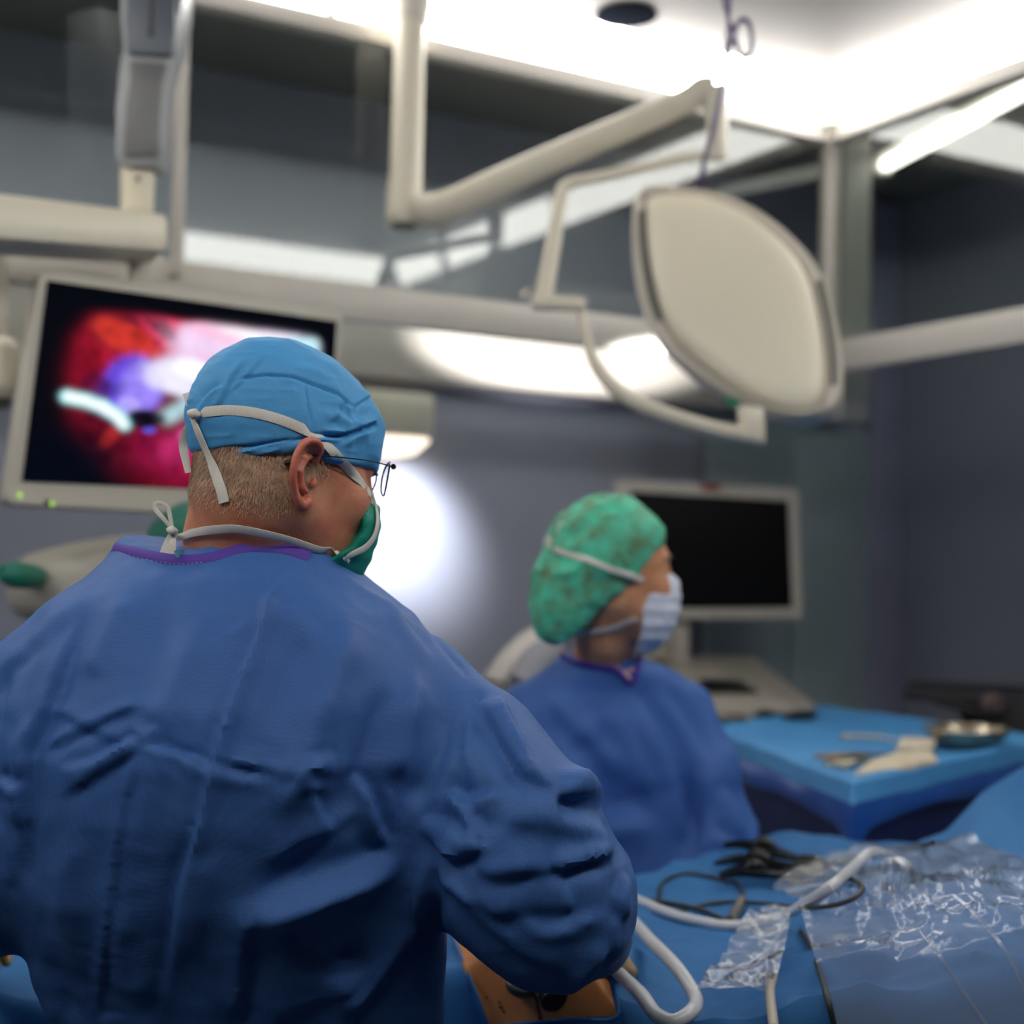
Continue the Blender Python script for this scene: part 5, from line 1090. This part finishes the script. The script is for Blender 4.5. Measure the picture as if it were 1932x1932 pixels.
# --- patient table: control points (px, py, z) -> soft height field
ctrl = [(-200, 1900, .93), (0, 1780, .93), (60, 1932, .93), (0, 1860, .94), (850, 1932, .95), (900, 1850, .985), (900, 1760, 1.0), (980, 1800, 1.03), (1060, 1850, 1.03), (1130, 1932, .98), (1000, 1932, .98), (1100, 1760, 1.03),
        (1200, 1932, .96), (1200, 1800, .985), (1190, 1700, 1.0), (1185, 1662, 1.005), (1300, 1622, 1.01), (1420, 1590, 1.02), (1480, 1572, 1.03), (1560, 1585, 1.01), (1650, 1600, 1.0), (1750, 1600, 1.0),
        (1400, 1680, .985), (1350, 1780, .97), (1350, 1932, .95), (1500, 1660, .99), (1500, 1800, .99), (1560, 1900, .98), (1650, 1750, 1.04), (1650, 1860, 1.03), (1800, 1750, 1.07), (1800, 1900, 1.05), (1900, 1850, 1.08), (1932, 1932, 1.06), (1700, 1680, 1.02),
        (1850, 1660, 1.04), (1932, 1720, 1.05), (2050, 1900, 1.06)]
cw = np.array([tuple(PZ(*c_)) for c_ in ctrl])
extra = [(-1.2, 2.0, .93), (-.9, 2.6, .95), (-.4, 2.2, .96), (-.1, 2.4, .99), (-.6, 1.85, .93)]
cw = np.concatenate([cw, np.array(extra)])
def hfield(x, y):
    x = np.asarray(x, float); y = np.asarray(y, float); num = 0; den = 0
    for a, b, c_ in cw:
        w_ = 1/(((x-a)**2+(y-b)**2)+.0025)**1.7; num = num + w_*c_; den = den + w_
    z = num/den; p3 = np.stack([x.ravel(), y.ravel(), 0*x.ravel()], 1)
    wv = p3 + .06*np.stack([vnoise(p3, 5, 61), vnoise(p3, 5, 62), 0*p3[:, 0]], 1)
    # rotated for oblique folds
    r_ = np.stack([wv[:, 0]*.6+wv[:, 1]*.8, (-wv[:, 0]*.8+wv[:, 1]*.6)*.3, wv[:, 2]], 1)
    z = z + (ridged(r_, 9, 63)*.010 + ridged(wv, 14, 64)*.005 + vnoise(wv, 30, 65)*.0016).reshape(x.shape); return z
# table outline: near edge (towards the camera) and far edge as functions of x
def far_y(x):
    xs = [P(p_, q_, 1).x/1 for p_, q_ in ()] if False else None
    pts = [PZ(*c_) for c_ in ((1185, 1662, 1.005), (1300, 1622, 1.01), (1420, 1590, 1.02), (1480, 1572, 1.03), (1560, 1585, 1.01), (1650, 1600, 1.0), (1750, 1598, 1.0))]
    X = [-1.3, -.4, .0] + [p_.x for p_ in pts] + [1.1, 2.0]; Yy = [2.3, 2.32, 2.34] + [p_.y for p_ in pts] + [2.5, 2.5]
    return np.interp(x, X, Yy)
def near_y(x): return np.interp(x, [-1.3, -.7, -.02, .25, 1.0, 2.0], [1.86, 1.86, 1.84, 1.68, 1.62, 1.62])
pt = thing('patient_table', 'operating table under a large blue surgical drape spread across the lower picture', 'table', (.2, 2.05, 0))
nx, ny = 330, 150; U = np.linspace(-1.25, 1.9, nx); Vv = np.linspace(0, 1, ny)
GX, GT = np.meshgrid(U, Vv); NYv = near_y(U)[None]; FYv = far_y(U)[None]; GY = NYv*(1-GT)+FYv*GT; GZ = hfield(GX, GY)
# skirts
def skirt(sign, rows=26):
    out = []
    for k in range(1, rows+1):
        t_ = k/rows; e_y = (NYv if sign < 0 else FYv)[0]; z0 = (GZ[0] if sign < 0 else GZ[-1]); fold = np.sin(U*26+np.sin(U*7)*2)*.018*min(1, t_*2)
        drop = z0-(z0-.35)*t_**1.2; out.append(np.stack([U, e_y+sign*(.010+.03*min(1, t_*3))+fold*sign, drop], 1))
    return out
grid = np.stack([GX, GY, GZ], 2); rowsN = skirt(-1)[::-1]; rowsF = skirt(1)
G = np.concatenate([np.array(rowsN), grid, np.array(rowsF)], 0); nr = G.shape[0]
idx = np.arange(nr*nx).reshape(nr, nx); Qd = np.stack([idx[:-1, :-1], idx[:-1, 1:], idx[1:, 1:], idx[1:, :-1]], -1).reshape(-1, 4)
Wd_ = G.reshape(-1, 3); Wd_ = lap(Wd_, Qd, .4)
bv_tab = BVHTree.FromPolygons([Vector(v) for v in Wd_], [tuple(int(x) for x in q) for q in Qd])
place('surgical_drape', to_mesh('surgical_drape', Wd_, Qd), M_drape, pt, True)
obj('mattress', bm_box(bmesh.new(), (.3, 2.05, .84), (1.4, 0, 0), (0, .2, 0), (0, 0, .04)), M_black, pt, bevel=.02)
obj('pedestal', bm_box(bmesh.new(), (.3, 2.05, .45), (.25, 0, 0), (0, .17, 0), (0, 0, .36)), M_post, pt, bevel=.02)
obj('table_base', bm_box(bmesh.new(), (.3, 2.05, .05), (.5, 0, 0), (0, .2, 0), (0, 0, .05)), M_post, pt, bevel=.02)
TB = [bv_tab]
def on_t(px, py, off=.004): return hit(TB, px, py, off, 2.0)[0]
# --- patient: prepped belly in the window of the drape
pa = thing('person', 'person lying under the blue drape, only the orange-stained bare belly showing', 'person', (.1, 1.95, .9))
M_belly = mat('iodine_skin', (226, 150, 86), rough=.42, col2=(214, 134, 66), nscale=9, bump=.05, bscale=200)
poly = [(836, 1728), (870, 1732), (1120, 1760), (1140, 1800), (1166, 1918), (1050, 1921), (925, 1936), (905, 1890), (880, 1820)]
bn = []
NU, NV = 40, 30
c4 = [(838, 1722), (1130, 1750), (1166, 1918), (926, 1936)]
for j in range(NV):
    for i in range(NU):
        u = i/(NU-1); v = j/(NV-1); px_ = (c4[0][0]*(1-u)+c4[1][0]*u)*(1-v)+(c4[3][0]*(1-u)+c4[2][0]*u)*v; py_ = (c4[0][1]*(1-u)+c4[1][1]*u)*(1-v)+(c4[3][1]*(1-u)+c4[2][1]*u)*v
        px_ += (-10*math.sin(math.pi*v))*(1-u); w0 = on_t(px_, py_, 0); e_ = min(1, 8*min(u, 1-u), 8*min(v, 1-v)); bn.append(Vector((w0.x, w0.y, w0.z+.001+.008*e_+.016*math.sin(math.pi*u)*math.sin(math.pi*v))))
idx = np.arange(NU*NV).reshape(NV, NU); Qb = np.stack([idx[:-1, :-1], idx[:-1, 1:], idx[1:, 1:], idx[1:, :-1]], -1).reshape(-1, 4)
Wb = np.array([tuple(v) for v in bn]); Wb = lap(lap(Wb, Qb, .5), Qb, .5)
# solid body: close the belly downwards into the torso under the drape
nb = len(Wb); Wb2 = Wb.copy(); Wb2[:, 2] -= .14; ring = np.concatenate([idx[0, :], idx[1:, -1], idx[-1, -2::-1], idx[-2:0:-1, 0]])
Qs = np.stack([ring, ring+nb, np.roll(ring, -1)+nb, np.roll(ring, -1)], 1)
WB = np.concatenate([Wb, Wb2]); QB = np.concatenate([Qb, Qb[:, ::-1]+nb, Qs])
place('body', to_mesh('body', WB, QB), M_belly, pa, True)
bvb = BVHTree.FromPolygons([Vector(v) for v in WB], [tuple(int(x) for x in q) for q in QB])
def on_b(px, py, off=.002): return hit([bvb], px, py, off, 1.9)[0]
obj('drape_edge', bm_tube([on_t(x, y, .004) for x, y in ((838, 1728), (858, 1780), (890, 1850), (926, 1936))], .0022), M_drape, pa, smooth=True)
obj('drape_edge', bm_tube([on_t(x, y, .004) for x, y in ((926, 1937), (1000, 1930), (1080, 1922), (1166, 1919), (1152, 1860), (1136, 1800))], .0022), M_drape, pa, smooth=True)
M_blood = mat('blood_red', (120, 24, 16), rough=.3)
obj('blood_mark', bm_tube([on_b(x, y, .0015) for x, y in ((962, 1818), (972, 1830), (982, 1838))], [.004, .009, .005], flat=.4), M_blood, pa, smooth=True)
obj('blood_mark', bm_tube([on_b(x, y, .001) for x, y in ((1004, 1862), (1012, 1890), (1018, 1915), (1020, 1930))], [.0016, .0012, .0018, .003], flat=.5), M_blood, pa, smooth=True)
for x, y, r_ in ((918, 1882, .002), (946, 1900, .003), (942, 1890, .002), (950, 1908, .0018)): obj('skin_spot', bm_lathe(on_b(x, y, .0), (0, 0, 1), [(r_, -.001), (r_*.9, .0006), (r_*.2, .001)], 10), mat('dark_spot', (130, 66, 26), rough=.6), pa)
M_troc = mat('trocar_grey', (70, 74, 66), rough=.4); M_trc2 = mat('trocar_clear', (150, 146, 140), rough=.2)
q = on_b(984, 1865, .0); t = thing('trocar_port', 'round grey trocar port with pale centre on the orange belly', 'port', q)
obj('port_disc', bm_lathe(q, (.1, -.35, 1), [(.019, 0), (.021, .004), (.020, .010), (.013, .013), (.009, .010)], 26), M_troc, t, smooth=True)
obj('port_valve', bm_lathe(q+Vector((0, -.002, .011)), (.1, -.35, 1), [(.008, 0), (.008, .006), (.004, .008)], 18), mat('valve_copper', (170, 104, 70), rough=.35), t, smooth=True)
obj('stopcock', bm_tube([q+Vector((.012, 0, .01)), q+Vector((.022, .006, .02))], .004), M_trc2, t, smooth=True)
q = on_b(1032, 1882, .0); t = thing('trocar_port', 'dark oval trocar port under the edge of the surgeon sleeve', 'port', q)
obj('port_body', bm_tube([q+Vector((-.008, .03, .035)), q+Vector((-.002, .01, .02)), q+Vector((.006, -.008, .006))], [.015, .020, .018], seg=18), M_troc, t, smooth=True)
obj('port_seal', bm_lathe(q+Vector((.006, -.008, .004)), (.3, -.7, -.3), [(.017, -.004), (.017, .008), (.012, .012)], 20), M_black, t, smooth=True)
# --- hoses, cables and hand instruments lying on the drape
def cable(pxs, r_, m, label, name='cable', cat='cable', off=None, lift=0):
    off = r_ if off is None else off
    def up_(q_, l_): return q_ + (CAMP-q_)*(l_/(CAMZ-q_.z))
    o = obj(name, bm_tube([up_(on_t(x, y, off), (h_[0] if h_ else 0)) for x, y, *h_ in pxs], r_, seg=12, n=6), m, None, smooth=True); return tag(o, label, cat)
M_hose = mat('hose_white', (206, 208, 214), rough=.3, spec=.6)
cable([(1170, 1702), (1200, 1706), (1250, 1728), (1300, 1744), (1360, 1754), (1420, 1752), (1480, 1735, .03), (1530, 1710, .06), (1575, 1678, .08), (1615, 1640, .085), (1642, 1616, .08), (1680, 1625, .05), (1720, 1650, .02)], .0075, M_hose, 'translucent white suction hose running along the drape and arching to the right', 'suction_hose', 'hose')
cable([(1160, 1722), (1185, 1742, .01), (1225, 1785, .02), (1268, 1830, .03), (1298, 1872, .03), (1311, 1900, .03), (1302, 1922, .03), (1274, 1934, .03), (1240, 1920, .025), (1208, 1890, .02), (1175, 1858, .01), (1150, 1832)], .0085, M_hose, 'white hose forming a wide loop beside the gloved hand', 'suction_hose', 'hose')
M_cab = mat('cable_dark', (46, 52, 52), rough=.5)
cable([(1207, 1704), (1240, 1704), (1290, 1712), (1330, 1722), (1362, 1736), (1385, 1738)], .0034, M_cab, 'thin dark cable crossing the drape from the sleeve to a grey plug')
cable([(1375, 1668), (1330, 1655), (1290, 1652), (1255, 1665), (1242, 1690), (1250, 1718), (1280, 1722), (1340, 1708), (1400, 1706), (1470, 1712, .03), (1540, 1716, .065), (1600, 1704, .07), (1628, 1682, .07), (1612, 1664, .07), (1580, 1660, .06)], .0032, M_cab, 'dark cable laid in a big open loop under the black forceps')
o = cable([(1378, 1742), (1392, 1722), (1402, 1706)], .0075, mat('plug_grey', (112, 106, 104), rough=.5), 'small grey cable plug lying on the looped dark cables', 'cable_plug', 'plug')
cable([(1398, 1712), (1402, 1690), (1392, 1672), (1380, 1664)], .003, M_cab, 'short dark cable between the grey plug and the forceps')
cable([(1545, 1640), (1600, 1622), (1660, 1612), (1710, 1604), (1760, 1590)], .0036, M_cab, 'dark cable leading from the black forceps to the far edge')
cable([(1620, 1652), (1680, 1636), (1740, 1624), (1800, 1614)], .0036, M_cab, 'dark cable end lying to the right of the hose arch')
cable([(1512, 1760), (1530, 1790), (1545, 1830), (1560, 1880), (1575, 1940)], .0036, M_cab, 'dark cable running down beside the clear plastic sheet')
def forceps(a, b, bend, label):
    A0, B0 = on_t(*a), on_t(*b); t = thing('forceps', label, 'forceps', A0.lerp(B0, .5)); m_ = M_black
    d = (B0-A0); L = d.length; d.normalize(); sd_ = d.cross(Vector((0, 0, 1))).normalized(); up = Vector((0, 0, 1))
    for s_ in (-1, 1):
        obj('arm', bm_tube([A0+sd_*s_*.012+up*.012, A0+d*L*.25+sd_*s_*.016+up*.02, A0+d*L*.55+sd_*s_*(.013+bend)+up*.018, A0+d*L*.85+sd_*s_*.006+up*.014, B0+up*.012], [.0045, .008, .009, .0075, .0065], flat=.6), m_, t, smooth=True)
    obj('ridged_grip', bm_tube([A0+d*L*.35+up*.022, A0+d*L*.45+up*.03, A0+d*L*.6+up*.024], [.007, .011, .007]), m_, t, smooth=True)
    obj('hinge', bm_tube([B0-d*.02+up*.014, B0+d*.01+up*.014, B0+d*.03+up*.012], [.010, .012, .006]), m_, t, smooth=True)
forceps((1366, 1612), (1530, 1645), .004, 'black handled forceps lying uppermost on the drape')
forceps((1352, 1645), (1520, 1660), .002, 'black handled forceps in the middle of the pile')
forceps((1358, 1672), (1500, 1672), .003, 'black handled forceps lowest and nearest the camera')
# clear plastic sheets
M_film = clear('clear_film', (.96, .97, .99), refl=1.15, ior=1.5, rough=.12, bump=.3, haze=.2, bscale=14)
def film_sheet(nm, outline_fn, nu_, nv_, m_, lab, cat, lift=.02, seed=70, amp=.02):
    pts = []
    for j in range(nv_):
        for i in range(nu_):
            u = i/(nu_-1); v = j/(nv_-1); x, y = outline_fn(u, v); w0 = on_t(x, y, 0); pts.append((w0.x, w0.y, w0.z+lift))
    W = np.array(pts); k_ = np.ones(len(W)); Wd3 = W+.04*np.stack([vnoise(W, 8, seed), vnoise(W, 8, seed+1), 0*W[:, 0]], 1)
    px, py = proj(W); kn = .4+np.exp(-(((px-1680)/90)**2+((py-1690)/45)**2))+.6*np.exp(-(((px-1850)/60)**2+((py-1680)/40)**2)) if seed == 70 else 1.
    W[:, 2] += ridged(Wd3, 6, seed+2)*amp*.45 + np.abs(ridged(Wd3, 20, seed+3))*amp*.4*kn + ridged(Wd3, 45, seed+4)*amp*.14*kn
    W[:, 2] = np.maximum(W[:, 2], np.array(pts)[:, 2]-lift+.022)
    idx = np.arange(nu_*nv_).reshape(nv_, nu_); Q_ = np.stack([idx[:-1, :-1], idx[:-1, 1:], idx[1:, 1:], idx[1:, :-1]], -1).reshape(-1, 4)
    o = place(nm, to_mesh(nm, W, Q_), m_, None, True); tag(o, lab, cat); return o, W, Q_
def of1(u, v):
    top = np.interp(u, [0, .15, .4, .6, .8, 1], [1745, 1700, 1650, 1640, 1690, 1770]); xl = np.interp(v, [0, .12, 1], [1455, 1508, 1600]); xr = 2040
    return xl*(1-u)+xr*u, top*(1-v)+2120*v
fo, Wf, Qf = film_sheet('plastic_sheet', of1, 150, 90, M_film, 'clear creased plastic sheet spread over the drape at lower right', 'sheet', .05, 70, .03)
bvf = BVHTree.FromPolygons([Vector(v) for v in Wf], [tuple(int(x) for x in q) for q in Qf])
for pts in ([(1530, 1802), (1600, 1784), (1680, 1762), (1736, 1755)], [(1736, 1755), (1770, 1800), (1810, 1860), (1860, 1932)], [(1800, 1690), (1850, 1735), (1900, 1800), (1932, 1870)]):
    obj('fold_line', bm_ribbon(*path_on([bvf], pts, .002, 2.0), .0045, .001), clear('film_seam', (.9, .92, .96), refl=2, rough=.2, haze=.16), fo, smooth=True)
def of2(u, v):
    return np.interp(v, [0, .35, 1], [1415, 1370, 1300])*(1-u)+np.interp(v, [0, .35, 1], [1492, 1480, 1440])*u, 1786+v*170+np.sin(u*3.1)*-8
film_sheet('plastic_sleeve', of2, 60, 80, clear('clear_film2', (.95, .96, .98), refl=2.5, ior=1.5, rough=.12, bump=.6, haze=.26, bscale=22), 'crumpled clear plastic sleeve around a cable at the bottom', 'sleeve', .03, 90, .035)
cable([(1462, 1850, .02), (1456, 1880, .02), (1460, 1940, .02)], .006, mat('tube_beige', (180, 172, 160), rough=.5), 'beige tube coming out of the crumpled plastic sleeve', 'tube', 'tube')
# --- draped screen rising at the far right
hx = thing('leg_support_drape', 'blue drape rising over the raised leg support at the right edge', 'drape', (1.05, 2.3, .95))
def hump(u, v):
    px_ = np.interp(u, [0, .25, .5, .75, 1], [1700, 1790, 1850, 1932, 2120]); topy = np.interp(u, [0, .25, .5, .75, 1], [1612, 1572, 1518, 1448, 1330]); boty = np.interp(u, [0, .25, .5, .75, 1], [1640, 1660, 1690, 1760, 1860])
    return px_, topy*(1-v)+boty*v
pts = []
for j in range(70):
    for i in range(90):
        u = i/89; v = j/69; x, y = hump(u, v); Yd = 2.42+.05*u-.42*v*(.4+.6*u); pts.append(tuple(P(float(x), float(y), float(Yd))))
W = np.array(pts); idx = np.arange(6300).reshape(70, 90)
fl = np.concatenate([W, W+np.array([.02, .35, -.25])]); RW = W@np.array([[.7, 0, -.7], [0, .3, 0], [.7, 0, .7]])*np.array([.25, 1, 1]); W[:, 1] += ridged(RW+.03*vnoise(W, 5, 81)[:, None], 9, 82)*.045+ridged(RW, 20, 83)*.015
Qh = np.stack([idx[:-1, :-1], idx[1:, :-1], idx[1:, 1:], idx[:-1, 1:]], -1).reshape(-1, 4)
Wback = W.copy(); Wback[:, 1] += .22; Wback[:, 2] -= .30; nb = len(W)
ring = np.concatenate([idx[0, :], idx[1:, -1], idx[-1, -2::-1], idx[-2:0:-1, 0]]); Qs = np.stack([ring, ring+nb, np.roll(ring, -1)+nb, np.roll(ring, -1)], 1)
WH = np.concatenate([W, Wback]); QH = np.concatenate([Qh, Qh[:, ::-1]+nb, Qs[:, ::-1]])
place('raised_drape', to_mesh('raised_drape', lap(WH, QH, .5), QH), M_drape, hx, True)
# --- instrument table behind the nurse
ins = thing('instrument_table', 'instrument table covered by a bright blue plastic-backed drape behind the nurse', 'table', (1.0, 3.5, 0))
TN, TL, TBk, TR = PZ(1608, 1492, 1.10), PZ(1345, 1392, 1.10), PZ(1560, 1338, 1.10), PZ(1990, 1402, 1.10)
TL = PZ(1330, 1380, 1.10)
def tq(u, v): return TN.lerp(TR, u).lerp(TL.lerp(TBk, u), v)
nu_, nv_ = 80, 80; pts = []
for j in range(nv_):
    for i in range(nu_):
        u = i/(nu_-1); v = j/(nv_-1); q = tq(u, v); e_ = min(u, 1-u, v, 1-v); lip = .014*math.exp(-((e_-.035)/.025)**2); pts.append((q.x, q.y, q.z+lip - (.03 if e_ < .004 else 0)))
W = np.array(pts); W[:, 2] += ridged(W, 8, 91)*.003
idx = np.arange(nu_*nv_).reshape(nv_, nu_); Q_ = np.stack([idx[:-1, :-1], idx[:-1, 1:], idx[1:, 1:], idx[1:, :-1]], -1).reshape(-1, 4)
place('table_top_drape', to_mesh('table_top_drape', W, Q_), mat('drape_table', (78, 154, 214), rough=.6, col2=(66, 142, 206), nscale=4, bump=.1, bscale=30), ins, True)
ring = np.concatenate([idx[0, :], idx[1:, -1], idx[-1, -2::-1], idx[-2:0:-1, 0]]); Rg = W[ring]; cen = W.mean(0); rows = []
n_ = len(Rg); s_ = np.linspace(0, 1, n_, endpoint=False)
corner = np.exp(-((np.arange(n_)-0)/4.)**2)+np.exp(-((n_-np.arange(n_))/4.)**2)
for k in range(16):
    t_ = k/15; out = (Rg-cen); out[:, 2] = 0; out /= np.linalg.norm(out, axis=1)[:, None]
    hang = (.040+.050*corner + .006*np.sin(s_*60))*t_; rows.append(Rg + out*(.006+.028*math.sin(t_*2.2))[..., None] * np.ones((n_, 1)) + np.stack([0*hang, 0*hang, -hang], 1)+out*(np.sin(s_*90)*.006*t_)[:, None]) if False else rows.append(Rg + out*(.006+.012*math.sin(t_*2.2)) + np.stack([0*hang, 0*hang, -hang], 1)+out*(np.sin(s_*90)*.004*t_)[:, None])
Wk_ = np.concatenate(rows); I2 = np.arange(16*n_).reshape(16, n_); Q2 = np.stack([I2[:-1], np.roll(I2[:-1], -1, 1), np.roll(I2[1:], -1, 1), I2[1:]], -1).reshape(-1, 4)
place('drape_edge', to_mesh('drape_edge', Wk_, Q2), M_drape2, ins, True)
rows = []
for k in range(20):
    t_ = k/19; z_ = 1.08-(.82)*t_; out = (Rg-cen); out[:, 2] = 0; out /= np.linalg.norm(out, axis=1)[:, None]; q_ = Rg-out*.012; q_ = q_+out*(np.sin(s_*70)*.006*t_)[:, None]; q_[:, 2] = z_; rows.append(q_)
Wk_ = np.concatenate(rows); I2 = np.arange(20*n_).reshape(20, n_); Q2 = np.stack([I2[:-1], np.roll(I2[:-1], -1, 1), np.roll(I2[1:], -1, 1), I2[1:]], -1).reshape(-1, 4)
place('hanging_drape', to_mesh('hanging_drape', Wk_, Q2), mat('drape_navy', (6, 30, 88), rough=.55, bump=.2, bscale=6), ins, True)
for u, v in ((.1, .1), (.9, .1), (.1, .9), (.9, .9)):
    q = tq(u, v); obj('table_leg', bm_tube([q-Vector((0, 0, .05)), Vector((q.x, q.y, 0))], .016, smooth=False), M_post, ins, smooth=True)
def T(px, py, off=.006): return PZ(px, py, 1.10+off)
M_steel = mat('steel', (190, 180, 160), rough=.25, metal=.9)
q = T(1822, 1412, .0); t = thing('kidney_dish', 'shiny steel bowl at the right end of the instrument table', 'bowl', q)
obj('bowl', bm_lathe(q, (0, 0, 1), [(.05, .002), (.075, .012), (.092, .034), (.098, .045), (.090, .044), (.072, .018), (.045, .008), (.002, .007)], 36), M_steel, t, smooth=True)
obj('bowl_rim', bm_tube([q+Vector((.098*math.cos(a_), .098*math.sin(a_), .046)) for a_ in [k*math.pi/12 for k in range(25)]], .003, n=1), M_steel, t, smooth=True)
M_gauze = mat('gauze', (226, 214, 190), rough=.85, col2=(206, 192, 166), nscale=30, bump=.3, bscale=120)
def gauze(c4_, h_, label, m_=M_gauze):
    o = obj('gauze_stack', bm_slab([T(x, y, h_+.006) for x, y in c4_], (0, 0, -h_)), m_, None, bevel=.004); tag(o, label, 'gauze')
gauze([(1612, 1456), (1700, 1446), (1770, 1432), (1756, 1414), (1690, 1418), (1640, 1434)], .014, 'cream gauze pad near the front corner of the instrument table')
gauze([(1690, 1405), (1760, 1408), (1766, 1392), (1700, 1390)], .02, 'white folded cloth beside the steel bowl')
def scissors(a, b, label, m_=M_steel):
    A0, B0 = T(*a), T(*b); d = (B0-A0); L = d.length; d.normalize(); sd_ = d.cross(Vector((0, 0, 1))); t = thing('clamp', label, 'clamp', A0.lerp(B0, .5))
    for s_ in (-1, 1):
        c0 = A0+sd_*s_*.018; obj('finger_ring', bm_tube([c0+d*.016*math.cos(k*math.pi/6)+sd_*.012*math.sin(k*math.pi/6)+Vector((0, 0, .004)) for k in range(13)], .003, n=1, seg=8), m_, t, smooth=True)
        obj('shank', bm_tube([c0+d*.016+Vector((0, 0, .005)), A0+d*L*.55+Vector((0, 0, .007)), A0+d*L+sd_*s_*-.003+Vector((0, 0, .005))], [.003, .0045, .002]), m_, t, smooth=True)
scissors((1600, 1392), (1690, 1400), 'steel clamp behind the gauze on the instrument table')
scissors((1560, 1432), (1650, 1426), 'bronze-toned clamp left of the cream gauze pad', mat('brass_steel', (160, 126, 70), rough=.35, metal=.7))
scissors((1580, 1448), (1662, 1440), 'steel clamp nearest the front corner of the instrument table')
scissors((1590, 1440), (1680, 1425), 'second steel clamp partly on the cream gauze pad')
scissors((1356, 1352), (1408, 1358), 'steel clamp near the nurse at the left end of the table')
o = obj('cable_coil', bm_tube([T(1425, 1350), T(1445, 1346, .012), T(1480, 1352, .01), T(1530, 1350, .014), T(1500, 1344, .01)], [.012, .02, .016, .022, .012], flat=.5), M_black, None, smooth=True); tag(o, 'small dark coiled lead at the back of the instrument table', 'cable')
